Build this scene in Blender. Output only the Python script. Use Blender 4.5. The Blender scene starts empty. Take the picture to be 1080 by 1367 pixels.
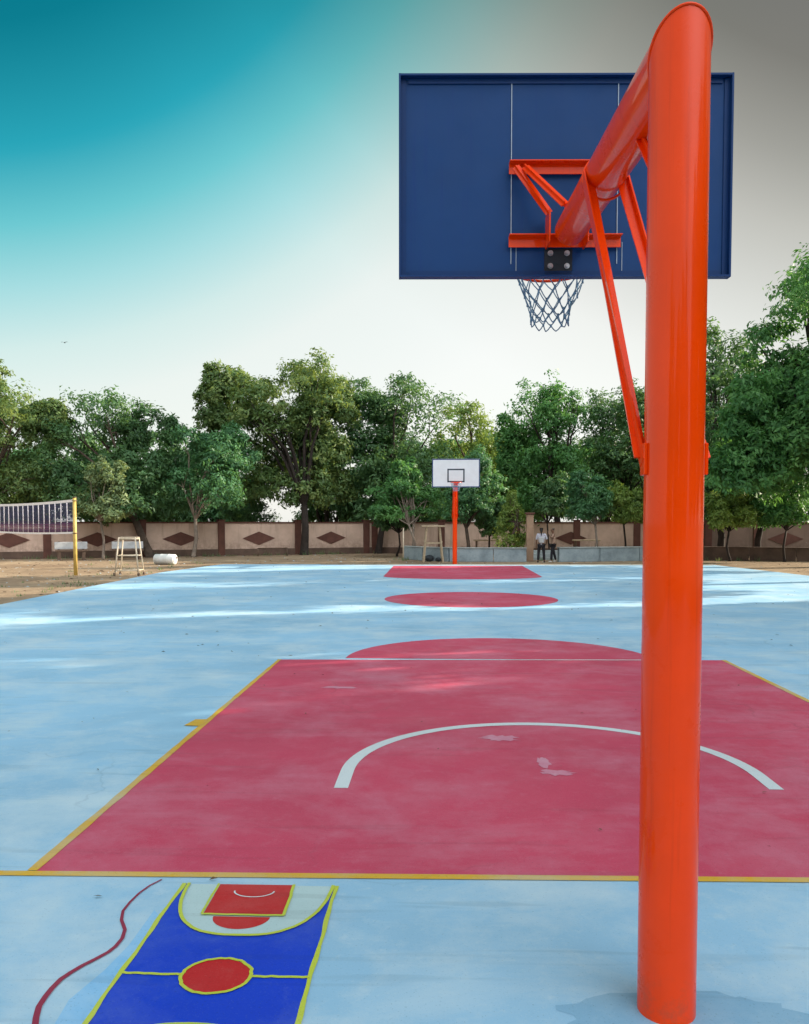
import bpy, math, random
import numpy as np
from mathutils import Vector, Matrix
R = math.radians
random.seed(7)
SC = bpy.context.scene
COL = SC.collection

# ------------------------------------------------------------------ camera
F_PX, CX, CY, CAM_H = 1100.0, 540.0, 746.0, 1.58
PITCH = R(-2.5)
YAW = math.atan(47.0 / F_PX)
cam_data = bpy.data.cameras.new('camera')
cam = bpy.data.objects.new('camera', cam_data)
COL.objects.link(cam)
cam.location = (0, 0, CAM_H)
cam.rotation_euler = (R(90) + PITCH, 0, YAW)
cam_data.sensor_fit = 'VERTICAL'
cam_data.sensor_height = 36.0
cam_data.lens = 36.0 * F_PX / 1367.0
cam_data.shift_y = (CY - 683.5) / 1367.0
cam_data.clip_start = 0.05
cam_data.clip_end = 3000.0
SC.camera = cam

# ------------------------------------------------------------------ light and sky
SUN_AZ = R(71)      # clockwise from +Y: low sun from the right, a little ahead
SUN_EL = R(21)
world = bpy.data.worlds.new('World')
SC.world = world
world.use_nodes = True
SKY_K = (3.55, 3.54, 3.50)
GLOW_K = (9.5, 10.2, 11.0)
wn, wl = world.node_tree.nodes, world.node_tree.links
wn.clear()
w_out = wn.new('ShaderNodeOutputWorld')
w_bg = wn.new('ShaderNodeBackground')
w_bg.inputs['Strength'].default_value = 0.12
sky = wn.new('ShaderNodeTexSky')
sky.sky_type = 'NISHITA'
sky.sun_disc = False
sky.sun_elevation = SUN_EL
sky.sun_rotation = SUN_AZ
sky.air_density = 1.0
sky.dust_density = 2.0
sky.ozone_density = 2.0
# hazy evening sky: teal towards the upper left, white haze near the horizon, corner vignette painted in as grey above the low sun
w_tc = wn.new('ShaderNodeTexCoord')
def w_dot(v):
    d = wn.new('ShaderNodeVectorMath'); d.operation = 'DOT_PRODUCT'
    nrm = wn.new('ShaderNodeVectorMath'); nrm.operation = 'NORMALIZE'
    wl.new(w_tc.outputs['Generated'], nrm.inputs[0])
    wl.new(nrm.outputs[0], d.inputs[0]); d.inputs[1].default_value = v
    return d.outputs['Value']
def s2l(c):
    return tuple((x / 255 / 12.92) if x < 10 else ((x / 255 + .055) / 1.055) ** 2.4 for x in c)
def w_ramp(fac, stops):
    r = wn.new('ShaderNodeValToRGB'); e = r.color_ramp.elements
    while len(e) < len(stops): e.new(.5)
    for i, (p, c) in enumerate(stops):
        e[i].position = p; e[i].color = (*c, 1) if hasattr(c, '__len__') else (c, c, c, 1)
    wl.new(fac, r.inputs[0])
    return r.outputs[0]
def w_mix(mode, f, a_, b_):
    m_ = wn.new('ShaderNodeMix'); m_.data_type = 'RGBA'; m_.blend_type = mode; m_.clamp_result = False
    m_.inputs[0].default_value = f
    for i_, q_ in ((6, a_), (7, b_)):
        if hasattr(q_, 'is_output'): wl.new(q_, m_.inputs[i_])
        else: m_.inputs[i_].default_value = (*q_, 1)
    return m_.outputs[2]
teal = w_ramp(w_dot((-.408, .551, .728)), [(.66, s2l((250, 250, 246))), (.76, s2l((240, 245, 240))), (.80, s2l((217, 238, 234))), (.835, s2l((172, 224, 226))),
        (.868, s2l((112, 204, 211))), (.90, s2l((44, 170, 188))), (.942, s2l((12, 128, 146))), (1.0, s2l((4, 108, 134)))])
grey = w_ramp(w_dot((.444, .458, .770)), [(.62, 1.0), (.69, (.93, .925, .91)), (.75, (.74, .73, .705)), (.80, (.56, .545, .51)), (.835, (.385, .375, .345)), (.875, (.225, .217, .198)), (.93, .17), (1.0, .22)])
glow = w_ramp(w_dot((.43, -.50, .752)), [(.70, .0), (.86, .30), (.97, 1.0)])  # bright patch added to the sky behind the camera as soft fill light
g1 = w_mix('MULTIPLY', 1.0, teal, SKY_K)
g2 = w_mix('ADD', 1.0, g1, w_mix('MULTIPLY', 1.0, w_mix('MULTIPLY', 1.0, sky.outputs[0], teal), (.14, .14, .13)))
g3 = w_mix('MULTIPLY', 1.0, g2, grey)
g4 = w_mix('ADD', 1.0, g3, w_mix('MULTIPLY', 1.0, glow, GLOW_K))
wl.new(g4, w_bg.inputs['Color'])
wl.new(w_bg.outputs[0], w_out.inputs['Surface'])

sun_d = bpy.data.lights.new('sun', 'SUN')
sun_d.energy = 4.6
sun_d.angle = R(0.5)
sun_d.color = (1.0, 0.86, 0.68)
sun = bpy.data.objects.new('sun', sun_d)
COL.objects.link(sun)
sd = Vector((math.sin(SUN_AZ) * math.cos(SUN_EL), math.cos(SUN_AZ) * math.cos(SUN_EL), math.sin(SUN_EL)))
sun.rotation_euler = sd.to_track_quat('Z', 'Y').to_euler()
sun.location = sd * 60

SC.view_settings.view_transform = 'Standard'
SC.view_settings.look = 'None'
SC.view_settings.gamma = 1.0
SC.view_settings.exposure = 1.08

# ------------------------------------------------------------------ helpers
_fw = Vector((-math.sin(YAW) * math.cos(PITCH), math.cos(YAW) * math.cos(PITCH), math.sin(PITCH)))
_rt = Vector((math.cos(YAW), math.sin(YAW), 0))
_up = _rt.cross(_fw)

def ray(x, y):
    return _fw + _rt * ((x - CX) / F_PX) - _up * ((y - CY) / F_PX)

def gp(x, y, z=0.0):
    r = ray(x, y)
    return Vector((0, 0, CAM_H)) + r * ((z - CAM_H) / r.z)

def at(x, y, Y):
    r = ray(x, y)
    return Vector((0, 0, CAM_H)) + r * (Y / r.y)

def tag(o, label=None, cat=None, group=None, kind=None):
    if label: o['label'] = label
    if cat: o['category'] = cat
    if group: o['group'] = group
    if kind: o['kind'] = kind
    return o

def empty(name, loc, rz=0.0):
    o = bpy.data.objects.new(name, None)
    COL.objects.link(o)
    o.location = loc
    o.rotation_euler = (0, 0, rz)
    o.empty_display_size = 0.2
    return o

def copy_tree(o, parent=None):
    c = o.copy()
    COL.objects.link(c)
    c.parent = parent
    for ch in list(o.children):
        copy_tree(ch, c)
    return c

class MB:
    """collects boxes, tubes and sheets; build() links them as ONE mesh object"""
    def __init__(s):
        s.v, s.f, s.m, s.sm = [], [], [], []

    def add(s, verts, faces, mi=0, smooth=False):
        b = len(s.v)
        s.v += [tuple(v) for v in verts]
        for f in faces:
            s.f.append(tuple(i + b for i in f)); s.m.append(mi); s.sm.append(smooth)

    def box(s, c, size, rz=0.0, mi=0, mat=None, bev=0.0):
        hx, hy, hz = size[0] / 2, size[1] / 2, size[2] / 2
        b = min(bev, hx * .45, hy * .45, hz * .45)
        M = mat if mat else Matrix.Translation(Vector(c)) @ Matrix.Rotation(rz, 4, 'Z')
        if b <= 0:
            vs = [Vector((x, y, z)) for x in (-hx, hx) for y in (-hy, hy) for z in (-hz, hz)]
            fs = [(0, 1, 3, 2), (4, 6, 7, 5), (0, 4, 5, 1), (2, 3, 7, 6), (0, 2, 6, 4), (1, 5, 7, 3)]
        else:
            vs, idx = [], {}
            for x in (-1, 1):
                for y in (-1, 1):
                    for z in (-1, 1):
                        for a in range(3):
                            p = [x * hx, y * hy, z * hz]
                            for q in range(3):
                                if q != a: p[q] -= (x, y, z)[q] * b
                            idx[(x, y, z, a)] = len(vs); vs.append(Vector(p))
            fs = []
            for a in range(3):
                o1, o2 = (a + 1) % 3, (a + 2) % 3
                for sg in (-1, 1):
                    q = []
                    for u, w in ((-1, -1), (1, -1), (1, 1), (-1, 1)):
                        k = [0, 0, 0]; k[a] = sg; k[o1] = u; k[o2] = w
                        q.append(idx[(k[0], k[1], k[2], a)])
                    fs.append(tuple(q if sg > 0 else q[::-1]))
                for u in (-1, 1):
                    for w in (-1, 1):
                        k0 = [0, 0, 0]; k1 = [0, 0, 0]
                        k0[a] = -1; k1[a] = 1
                        k0[o1] = k1[o1] = u; k0[o2] = k1[o2] = w
                        q = [idx[tuple(k0) + (o1,)], idx[tuple(k1) + (o1,)], idx[tuple(k1) + (o2,)], idx[tuple(k0) + (o2,)]]
                        fs.append(tuple(q if u * w < 0 else q[::-1]))
            for x in (-1, 1):
                for y in (-1, 1):
                    for z in (-1, 1):
                        q = [idx[(x, y, z, 0)], idx[(x, y, z, 1)], idx[(x, y, z, 2)]]
                        fs.append(tuple(q if x * y * z > 0 else q[::-1]))
        s.add([M @ v for v in vs], fs, mi)

    def bar(s, a, b, w, h, up=(0, 0, 1), mi=0, bev=0.0):
        a, b = Vector(a), Vector(b)
        y = (b - a).normalized()
        x = y.cross(Vector(up))
        if x.length < 1e-5: x = y.cross(Vector((1, 0, 0)))
        x.normalize(); z = x.cross(y)
        M = Matrix((x, y, z)).transposed().to_4x4()
        M.translation = (a + b) / 2
        s.box(None, (w, (b - a).length, h), mat=M, mi=mi, bev=bev)

    def tube(s, pts, rads, n=12, mi=0, cap=True, closed=False):
        pts = [Vector(p) for p in pts]
        if not hasattr(rads, '__len__'): rads = [rads] * len(pts)
        k = len(pts)
        base = len(s.v)
        prev = None
        for i, p in enumerate(pts):
            if closed: d = pts[(i + 1) % k] - pts[i - 1]
            else: d = pts[min(i + 1, k - 1)] - pts[max(i - 1, 0)]
            d.normalize()
            if prev is None:
                u = d.cross(Vector((0, 0, 1)))
                if u.length < 1e-3: u = d.cross(Vector((1, 0, 0)))
            else:
                u = prev - d * prev.dot(d)
            u.normalize(); prev = u
            w = d.cross(u)
            for j in range(n):
                t = 2 * math.pi * j / n
                s.v.append(tuple(p + (u * math.cos(t) + w * math.sin(t)) * rads[i]))
        for i in range(k if closed else k - 1):
            i2 = (i + 1) % k
            for j in range(n):
                s.f.append((base + i * n + j, base + i * n + (j + 1) % n, base + i2 * n + (j + 1) % n, base + i2 * n + j))
                s.m.append(mi); s.sm.append(True)
        if cap and not closed:
            s.f.append(tuple(base + j for j in range(n))[::-1]); s.m.append(mi); s.sm.append(False)
            s.f.append(tuple(base + (k - 1) * n + j for j in range(n))); s.m.append(mi); s.sm.append(False)

    def poly(s, pts, z=None, mi=0):
        s.add([(p[0], p[1], z if z is not None else p[2]) for p in pts], [tuple(range(len(pts)))], mi)

    def stroke(s, pts, width, z, mi=0, closed=False):
        P = [Vector((p[0], p[1], 0)) for p in pts]
        k = len(P)
        vs = []
        for i in range(k):
            if closed: d = P[(i + 1) % k] - P[i - 1]
            else: d = P[min(i + 1, k - 1)] - P[max(i - 1, 0)]
            d.normalize()
            nrm = Vector((-d.y, d.x, 0))
            w = width[i] if hasattr(width, '__len__') else width
            vs += [P[i] + nrm * w / 2, P[i] - nrm * w / 2]
        fs = []
        for i in range(k if closed else k - 1):
            a, b = 2 * i, 2 * ((i + 1) % k)
            fs.append((a + 1, b + 1, b, a))
        s.add([(v.x, v.y, z) for v in vs], fs, mi)

    def build(s, name, mats, parent=None, loc=None):
        me = bpy.data.meshes.new(name)
        me.from_pydata(s.v, [], s.f)
        if not isinstance(mats, (list, tuple)): mats = [mats]
        for m in mats: me.materials.append(m)
        me.polygons.foreach_set('material_index', s.m)
        me.polygons.foreach_set('use_smooth', s.sm)
        me.update()
        o = bpy.data.objects.new(name, me)
        COL.objects.link(o)
        if parent: o.parent = parent
        if loc is not None: o.location = loc
        return o

# ------------------------------------------------------------------ materials
class NT:
    def __init__(s, name):
        s.mat = bpy.data.materials.new(name)
        s.mat.use_nodes = True
        s.n, s.l = s.mat.node_tree.nodes, s.mat.node_tree.links
        s.b = s.n['Principled BSDF']
        tc = s.n.new('ShaderNodeTexCoord'); s.obj = tc.outputs['Object']; s.uvw = tc.outputs['Object']
        g = s.n.new('ShaderNodeNewGeometry'); s.pos = g.outputs['Position']

    def noise(s, scale, detail=4, rough=.6, vec=None, dist=0.0):
        t = s.n.new('ShaderNodeTexNoise')
        t.inputs['Scale'].default_value = scale
        t.inputs['Detail'].default_value = detail
        t.inputs['Roughness'].default_value = rough
        t.inputs['Distortion'].default_value = dist
        s.l.new(vec if vec is not None else s.pos, t.inputs['Vector'])
        return t.outputs['Fac']

    def scaled(s, sx, sy, sz, rot=0.0):
        m = s.n.new('ShaderNodeMapping')
        m.inputs['Scale'].default_value = (sx, sy, sz)
        m.inputs['Rotation'].default_value = (0, 0, rot)
        s.l.new(s.pos, m.inputs['Vector'])
        return m.outputs[0]

    def ramp(s, fac, stops):
        r = s.n.new('ShaderNodeValToRGB')
        e = r.color_ramp.elements
        while len(e) < len(stops): e.new(.5)
        for i, (p, c) in enumerate(stops):
            e[i].position = p
            e[i].color = (c, c, c, 1) if not hasattr(c, '__len__') else (*c, 1)
        s.l.new(fac, r.inputs[0])
        return r.outputs[0]

    def mix(s, fac, a, b, mode='MIX'):
        m = s.n.new('ShaderNodeMix')
        m.data_type = 'RGBA'; m.blend_type = mode
        for inp, v in ((m.inputs[0], fac), (m.inputs[6], a), (m.inputs[7], b)):
            if hasattr(v, 'is_output'): s.l.new(v, inp)
            elif hasattr(v, '__len__'): inp.default_value = (*v, 1)
            else: inp.default_value = v
        return m.outputs[2]

    def color(s, c):
        if hasattr(c, 'is_output'): s.l.new(c, s.b.inputs['Base Color'])
        else: s.b.inputs['Base Color'].default_value = (*c, 1)

    def rough(s, r):
        if hasattr(r, 'is_output'): s.l.new(r, s.b.inputs['Roughness'])
        else: s.b.inputs['Roughness'].default_value = r

    def bump(s, h, strength=.3, dist=.01):
        b = s.n.new('ShaderNodeBump')
        b.inputs['Strength'].default_value = strength
        b.inputs['Distance'].default_value = dist
        s.l.new(h, b.inputs['Height'])
        s.l.new(b.outputs[0], s.b.inputs['Normal'])

    def set(s, **kw):
        for k, v in kw.items(): s.b.inputs[k.replace('_', ' ')].default_value = v

def plain(name, c, rough=.6, var=.25, scale=6.0, bump=0.1, **kw):
    t = NT(name)
    n = t.noise(scale, 5, .65)
    lo = tuple(x * (1 - var) for x in c); hi = tuple(min(1, x * (1 + var * .6)) for x in c)
    t.color(t.ramp(n, [(.3, lo), (.7, hi)]))
    t.rough(rough)
    if bump: t.bump(t.noise(scale * 8, 4, .6), bump, .005)
    t.set(**kw)
    return t.mat

def worn_paint(name, c, pale, wear=.5, rough=.62, dark=None, spec=.35):
    """floor paint: cloudy tone, dusty streaks, rubbed patches and dark scuffs"""
    t = NT(name)
    big = t.noise(.35, 5, .6)
    col = t.mix(t.ramp(big, [(.35, 0.0), (.7, 1.0)]), tuple(x * .86 for x in c), tuple(min(1, x * 1.12) for x in c))
    st = t.noise(1.0, 6, .7, t.scaled(.8, 1.5, 1, R(12)), .8)
    dusty = t.mix(1.0, t.ramp(st, [(.50, 0.0), (.74, .55 * wear)]), (1, 1, 1), 'MULTIPLY')
    col = t.mix(dusty, col, pale)
    fine = t.noise(9.0, 6, .75)
    col = t.mix(t.ramp(fine, [(.56, 0.0), (.78, .5 * wear)]), col, pale)
    grit = t.noise(42.0, 3, .7)
    dk = dark or tuple(x * .45 for x in c)
    col = t.mix(t.ramp(grit, [(.66, 0.0), (.8, .5)]), col, dk)
    sc = t.noise(2.6, 6, .8, t.scaled(1.0, 1.8, 1, R(-20)), 1.2)
    col = t.mix(t.ramp(sc, [(.64, 0.0), (.80, .28)]), col, dk)
    cl = t.noise(.8, 7, .72)
    col = t.mix(t.ramp(cl, [(.47, 0.0), (.66, .62 * wear)]), col, pale)
    salt = t.noise(160.0, 2, .6)
    col = t.mix(t.ramp(salt, [(.60, 0.0), (.72, .35)]), col, pale)
    pepper = t.noise(110.0, 2, .6, t.scaled(1, 1, 1, R(40)))
    col = t.mix(t.ramp(pepper, [(.62, 0.0), (.72, .45)]), col, dk)
    # hairline cracks and trowel marks
    dv = t.n.new('ShaderNodeVectorMath'); dv.operation = 'MULTIPLY_ADD'
    nz = t.n.new('ShaderNodeTexNoise'); nz.inputs['Scale'].default_value = 1.6; nz.inputs['Detail'].default_value = 5
    t.l.new(t.pos, nz.inputs['Vector'])
    t.l.new(nz.outputs['Color'], dv.inputs[0]); dv.inputs[1].default_value = (.9, .9, 0); t.l.new(t.pos, dv.inputs[2])
    vo = t.n.new('ShaderNodeTexVoronoi'); vo.feature = 'DISTANCE_TO_EDGE'; vo.inputs['Scale'].default_value = .42
    t.l.new(dv.outputs[0], vo.inputs['Vector'])
    crack = t.ramp(vo.outputs['Distance'], [(.0, .28), (.005, .0)])
    keep = t.ramp(t.noise(.5, 3), [(.48, 0.0), (.6, 1.0)])
    col = t.mix(t.mix(1.0, crack, keep, 'MULTIPLY'), col, dk)
    tw = t.noise(1.0, 3, .5, t.scaled(.7, 9.0, 1, R(4)), .8)
    col = t.mix(t.ramp(tw, [(.60, 0.0), (.68, .22 * wear)]), col, dk)
    t.color(col)
    t.rough(t.ramp(t.noise(3.0, 4), [(.3, rough - .1), (.7, rough + .12)]))
    t.set(Specular_IOR_Level=spec)
    t.bump(t.noise(60.0, 4, .7), .18, .004)
    return t.mat

BLUE = (0.29, 0.515, 0.705)
M = {}
M['blue'] = worn_paint('blue court paint', BLUE, (.56, .68, .735), 1.0, dark=(.16, .28, .38))
M['red'] = worn_paint('red court paint', (.53, .054, .112), (.57, .23, .32), .66, dark=(.20, .04, .06))
M['yellow'] = worn_paint('yellow line paint', (.64, .38, .03), (.46, .48, .40), .9)
M['white_line'] = worn_paint('white line paint', (.62, .68, .70), (.5, .6, .66), .4)
M['mini_blue'] = worn_paint('deep blue paint', (.004, .044, .56), (.10, .16, .50), .7, dark=(.006, .03, .25))
M['mini_red'] = worn_paint('bright red paint', (.50, .012, .014), (.5, .12, .11), .7, dark=(.2, .01, .01))
M['lime'] = worn_paint('lime yellow paint', (.50, .58, .05), (.55, .6, .25), .4)
M['maroon'] = worn_paint('maroon paint', (.26, .014, .05), (.4, .1, .14), .3)
M['cyan'] = worn_paint('cyan paint patch', (.20, .48, .78), (.42, .62, .80), 1.0)
M['mint'] = worn_paint('pale mint paint', (.44, .60, .62), (.56, .68, .70), .8)
M['concrete'] = plain('bare concrete', (.34, .38, .38), .85, .3, 3.0, .3)
M['damp'] = worn_paint('damp blue concrete', (.215, .42, .60), (.36, .54, .66), 1.0, .5, (.10, .18, .24))

def ground_mat():
    t = NT('dry sandy earth')
    n1 = t.noise(.25, 6, .65); n2 = t.noise(2.2, 6, .7); n3 = t.noise(30, 4, .7)
    col = t.ramp(n1, [(.3, (.23, .160, .105)), (.55, (.36, .265, .175)), (.75, (.46, .35, .235))])
    col = t.mix(t.ramp(n2, [(.45, 0.0), (.7, .7)]), col, (.15, .105, .07))
    col = t.mix(t.ramp(n3, [(.55, 0.0), (.75, .55)]), col, (.10, .07, .045))
    t.color(col); t.rough(.95); t.set(Specular_IOR_Level=.15)
    t.bump(t.noise(6, 8, .7), .6, .06)
    return t.mat
M['earth'] = ground_mat()

def gloss_paint(name, c, rough=.24, coat=.6, spec=.5):
    t = NT(name)
    n = t.noise(3.0, 5, .6)
    col = t.mix(t.ramp(n, [(.35, 0.0), (.7, 1.0)]), tuple(x * .9 for x in c), c)
    ch = t.noise(38.0, 4, .8)
    col = t.mix(t.ramp(ch, [(.72, 0.0), (.78, .45)]), col, (c[0] * .4, c[1] * .5, c[2] * .6))
    run = t.noise(1.0, 5, .65, t.scaled(30, 30, .8))
    col = t.mix(t.ramp(run, [(.56, 0.0), (.74, .38)]), col, (c[0] * .55, c[1] * .45, c[2]))
    sp = t.n.new('ShaderNodeSeparateXYZ'); t.l.new(t.pos, sp.inputs[0])
    low = t.ramp(sp.outputs['Z'], [(.0, 1.0), (.18, 0.0)])
    dirt = t.ramp(t.noise(11, 6, .75), [(.46, 0.0), (.66, .45)])
    col = t.mix(t.mix(1.0, low, dirt, 'MULTIPLY'), col, (.17, .10, .07))
    t.color(col)
    t.rough(t.ramp(t.noise(7, 5, .7), [(.3, rough - .05), (.75, rough + .12)]))
    t.set(Coat_Weight=coat, Coat_Roughness=.05, Coat_IOR=1.5, Specular_IOR_Level=spec)
    t.bump(t.noise(5, 3, .5), .03, .004)
    return t.mat
M['orange'] = gloss_paint('orange gloss paint', (.98, .060, .0), .28, .42, .1)
M['board_blue'] = gloss_paint('dark blue board back', (.006, .050, .175), .5, .02, .2)
M['board_edge'] = gloss_paint('dark blue board frame', (.005, .040, .15), .45, .02, .2)
M['board_white'] = plain('white board face', (.72, .76, .78), .4, .08, 3, .02)
M['board_black'] = plain('black board line', (.03, .04, .06), .5, .2, 8, 0)
M['seam'] = plain('pale seam', (.42, .50, .58), .6, .2, 20, 0)
M['bolt'] = plain('zinc bolt', (.5, .52, .55), .35, .2, 30, 0, Metallic=.7)
M['arm_shadow'] = plain('dark arm shadow', (.015, .018, .025), .8, .2, 10, 0)
M['rope'] = plain('blue net cord', (.20, .34, .48), .8, .35, 30, 0)
M['rim'] = M['orange']
def plaster(name, c, dirt):
    t = NT(name)
    col = t.ramp(t.noise(1.1, 6, .65), [(.3, tuple(x * .80 for x in c)), (.7, tuple(min(1, x * 1.10) for x in c))])
    st = t.noise(1.0, 6, .7, t.scaled(3.2, 3.2, .35))
    col = t.mix(t.ramp(st, [(.52, 0.0), (.72, .55)]), col, dirt)
    sp = t.n.new('ShaderNodeSeparateXYZ'); t.l.new(t.pos, sp.inputs[0])
    low = t.ramp(sp.outputs['Z'], [(.30, 1.0), (.85, 0.0)])
    sp2 = t.ramp(t.noise(4.5, 6, .75), [(.40, 0.0), (.65, .8)])
    col = t.mix(t.mix(1.0, low, sp2, 'MULTIPLY'), col, dirt)
    ch = t.noise(2.4, 4, .8)
    col = t.mix(t.ramp(ch, [(.70, 0.0), (.72, .6)]), col, (.46, .42, .38))
    t.color(col); t.rough(.92); t.bump(t.noise(9, 5, .7), .3, .01)
    return t.mat
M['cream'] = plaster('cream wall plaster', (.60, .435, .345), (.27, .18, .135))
M['dusty'] = plaster('shade brown plaster', (.21, .14, .11), (.10, .07, .05))  # tree shade put into the colour as a darker, browner plaster
M['brown'] = plain('brown wall paint', (.115, .045, .032), .85, .3, 2.5, .3)
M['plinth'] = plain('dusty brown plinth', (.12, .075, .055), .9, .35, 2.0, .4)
M['grey_block'] = None
M['yellow_post'] = plain('weathered yellow post', (.60, .42, .11), .5, .3, 6, .1)
M['tape'] = plain('white net tape', (.80, .78, .78), .7, .15, 10, 0)
M['band'] = plain('purple net band', (.16, .035, .11), .7, .3, 10, 0)
M['cord_w'] = plain('white net cord', (.74, .72, .78), .8, .2, 20, 0)
M['cord_d'] = plain('navy net cord', (.022, .024, .085), .8, .2, 20, 0)
M['cream_metal'] = plain('cream metal tube', (.66, .56, .42), .5, .25, 8, .05)
M['rust'] = plain('rusty dark metal', (.12, .075, .05), .7, .4, 12, .2)
M['wood'] = plain('pale wood', (.46, .37, .25), .75, .3, 9, .2)
M['drum'] = plain('white plastic drum', (.66, .68, .66), .5, .15, 4, .05)
M['white_slab'] = plain('whitewashed slab', (.46, .48, .49), .8, .2, 4, .2)
M['bark'] = plain('grey brown bark', (.085, .060, .045), .95, .5, 5, .8)
M['bark_pale'] = plain('pale bark', (.26, .21, .17), .95, .4, 5, .6)
M['bark_dark'] = plain('dark bark', (.035, .026, .022), .95, .5, 5, .8)
M['tan_pillar'] = plain('tan pillar', (.36, .24, .16), .9, .25, 3, .3)

def block_mat():
    t = NT('grey block wall')
    n = t.noise(1.3, 6, .7)
    col = t.ramp(n, [(.3, (.17, .22, .25)), (.5, (.27, .34, .38)), (.7, (.36, .43, .47))])
    col = t.mix(t.ramp(t.noise(14, 4, .8), [(.55, 0.0), (.75, .6)]), col, (.12, .14, .15))
    t.color(col); t.rough(.92); t.bump(t.noise(25, 4), .5, .01)
    return t.mat
M['grey_block'] = block_mat()

def leaf_mat(name, dark, mid, light, trans=.35):
    t = NT(name)
    a = t.n.new('ShaderNodeAttribute'); a.attribute_name = 'tone'; a.attribute_type = 'GEOMETRY'
    col = t.ramp(a.outputs['Fac'], [(0.0, dark), (.5, mid), (1.0, light)])
    t.color(col); t.rough(.5); t.set(Specular_IOR_Level=.35)
    tr = t.n.new('ShaderNodeBsdfTranslucent')
    m2 = t.mix(.5, col, (light[0] * 1.5, light[1] * 1.45, light[2] * .6))
    t.l.new(m2, tr.inputs['Color'])
    ms = t.n.new('ShaderNodeMixShader'); ms.inputs[0].default_value = trans
    out = t.n['Material Output']
    t.l.new(t.b.outputs[0], ms.inputs[1]); t.l.new(tr.outputs[0], ms.inputs[2])
    t.l.new(ms.outputs[0], out.inputs['Surface'])
    return t.mat
LEAF = {
    'dark':   leaf_mat('dark green leaves', (.028, .075, .036), (.072, .168, .068), (.155, .285, .105)),
    'warm':   leaf_mat('olive leaves', (.042, .092, .034), (.112, .205, .070), (.28, .35, .11)),
    'teal':   leaf_mat('blue green leaves', (.034, .105, .052), (.080, .215, .096), (.165, .35, .14)),
    'fresh':  leaf_mat('fresh green leaves', (.036, .110, .042), (.085, .235, .072), (.17, .37, .105)),
    'yellow': leaf_mat('yellow green leaves', (.060, .125, .032), (.17, .27, .060), (.32, .41, .10)),
    'pale':   leaf_mat('pale green leaves', (.090, .165, .085), (.20, .29, .14), (.38, .44, .22)),
}

# ------------------------------------------------------------------ ground, slab and painted markings
def structure(o, label=None, cat=None):
    return tag(o, label, cat, kind='structure')

g = MB()
n = 40
g.add([(-700, -700, -.06), (700, -700, -.06), (700, 900, -.06), (-700, 900, -.06)], [(0, 1, 2, 3)])
structure(g.build('ground', M['earth']), 'dry sandy earth around the court', 'ground')

# the court slab: left edge follows the photograph, a small real step down to the earth
slab = [(-8.45, -14), (11.2, -14), (11.15, 8), (11.05, 25), (10.3, 31.6), (-8.3, 31.2), (-8.9, 26), (-8.5, 15.4)]
s_ = MB()
k = len(slab)
s_.add([(x, y, 0) for x, y in slab] + [(x, y, -.10) for x, y in slab],
       [tuple(range(k))] + [(i, k + i, k + (i + 1) % k, (i + 1) % k) for i in range(k)])
structure(s_.build('court_floor', M['blue']), 'pale blue painted concrete court', 'court')
m = MB()
m.add([(x, y, .004) for x, y in ((-2.6, 30.75), (10.2, 31.0), (10.2, 31.55), (-4.5, 31.2), (-4.5, 30.9))], [(0, 1, 2, 3, 4)])
structure(m.build('bare_concrete_edge', M['concrete']), 'bare concrete strip at the far end of the court', 'edge')

def jit(pts, a, seed=1):
    r = random.Random(seed)
    return [(p[0] + r.uniform(-a, a), p[1] + r.uniform(-a, a)) for p in pts]

def lerp_pts(a, b, n):
    return [(a[0] + (b[0] - a[0]) * i / n, a[1] + (b[1] - a[1]) * i / n) for i in range(n + 1)]

Z1, Z2, Z3 = .002, .004, .006
BL, BRr = Vector((-1.83, 3.57)), Vector((3.24, 3.68))     # near key corners on the baseline
FL, FR = Vector((-1.83, 9.40)), Vector((3.24, 9.56))
ctrx = .705
key = MB()
key.poly([BL, BRr, FR, FL], Z1)
arc = [(ctrx + 1.80 * math.cos(t), 9.475 + .05 + 1.75 * math.sin(t)) for t in [math.pi * i / 48 for i in range(49)]]
key.poly(arc, Z1)
structure(key.build('painted_key', M['red']), 'red painted key with half circle in front of the near hoop', 'painted key')
cc = MB()
cc.poly([(.645 + 1.79 * math.cos(t), 17.1 + 1.72 * math.sin(t)) for t in [2 * math.pi * i / 72 for i in range(72)]], Z1)
structure(cc.build('painted_centre_circle', M['red']), 'red painted circle at the middle of the court', 'painted circle')
fk = MB()
fk.poly([(-1.69, 30.2), (-1.66, 24.3)] + [(.67 - 2.33 * math.cos(t), 24.3 - 1.2 * math.sin(t)) for t in [math.pi * i / 40 for i in range(1, 40)]] + [(3.0, 24.3), (3.03, 30.4)], Z1)
structure(fk.build('painted_key', M['red']), 'red painted key in front of the far hoop', 'painted key')

yl = MB()
yl.stroke(lerp_pts((-9.0, 3.41), (11.0, 3.86), 30), .05, Z2)
structure(yl.build('yellow_baseline', M['yellow']), 'thin yellow line along the near baseline', 'line')
def fade_line(p0, p1, w0, w1, nm, lab):
    q = MB(); pts = lerp_pts(p0, p1, 40)
    r = random.Random(3)
    q.stroke(pts, [(w0 + (w1 - w0) * i / 40) * r.uniform(.8, 1.15) for i in range(41)], Z2)
    return structure(q.build(nm, M['yellow']), lab, 'line')
fade_line((-1.846, 3.601), (-1.846, 9.40), .052, .04, 'yellow_lane_line', 'yellow edge line along the left side of the red key')
fade_line((3.265, 3.722), (3.265, 9.56), .06, .05, 'yellow_lane_line', 'yellow edge line along the right side of the red key')
yb = MB()
c0 = gp(262, 966)
yb.poly(jit([(c0.x - .05, c0.y - .10), (c0.x + .05, c0.y - .08), (c0.x + .06, c0.y + .13), (c0.x - .05, c0.y + .10)], .03), Z3)
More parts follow.
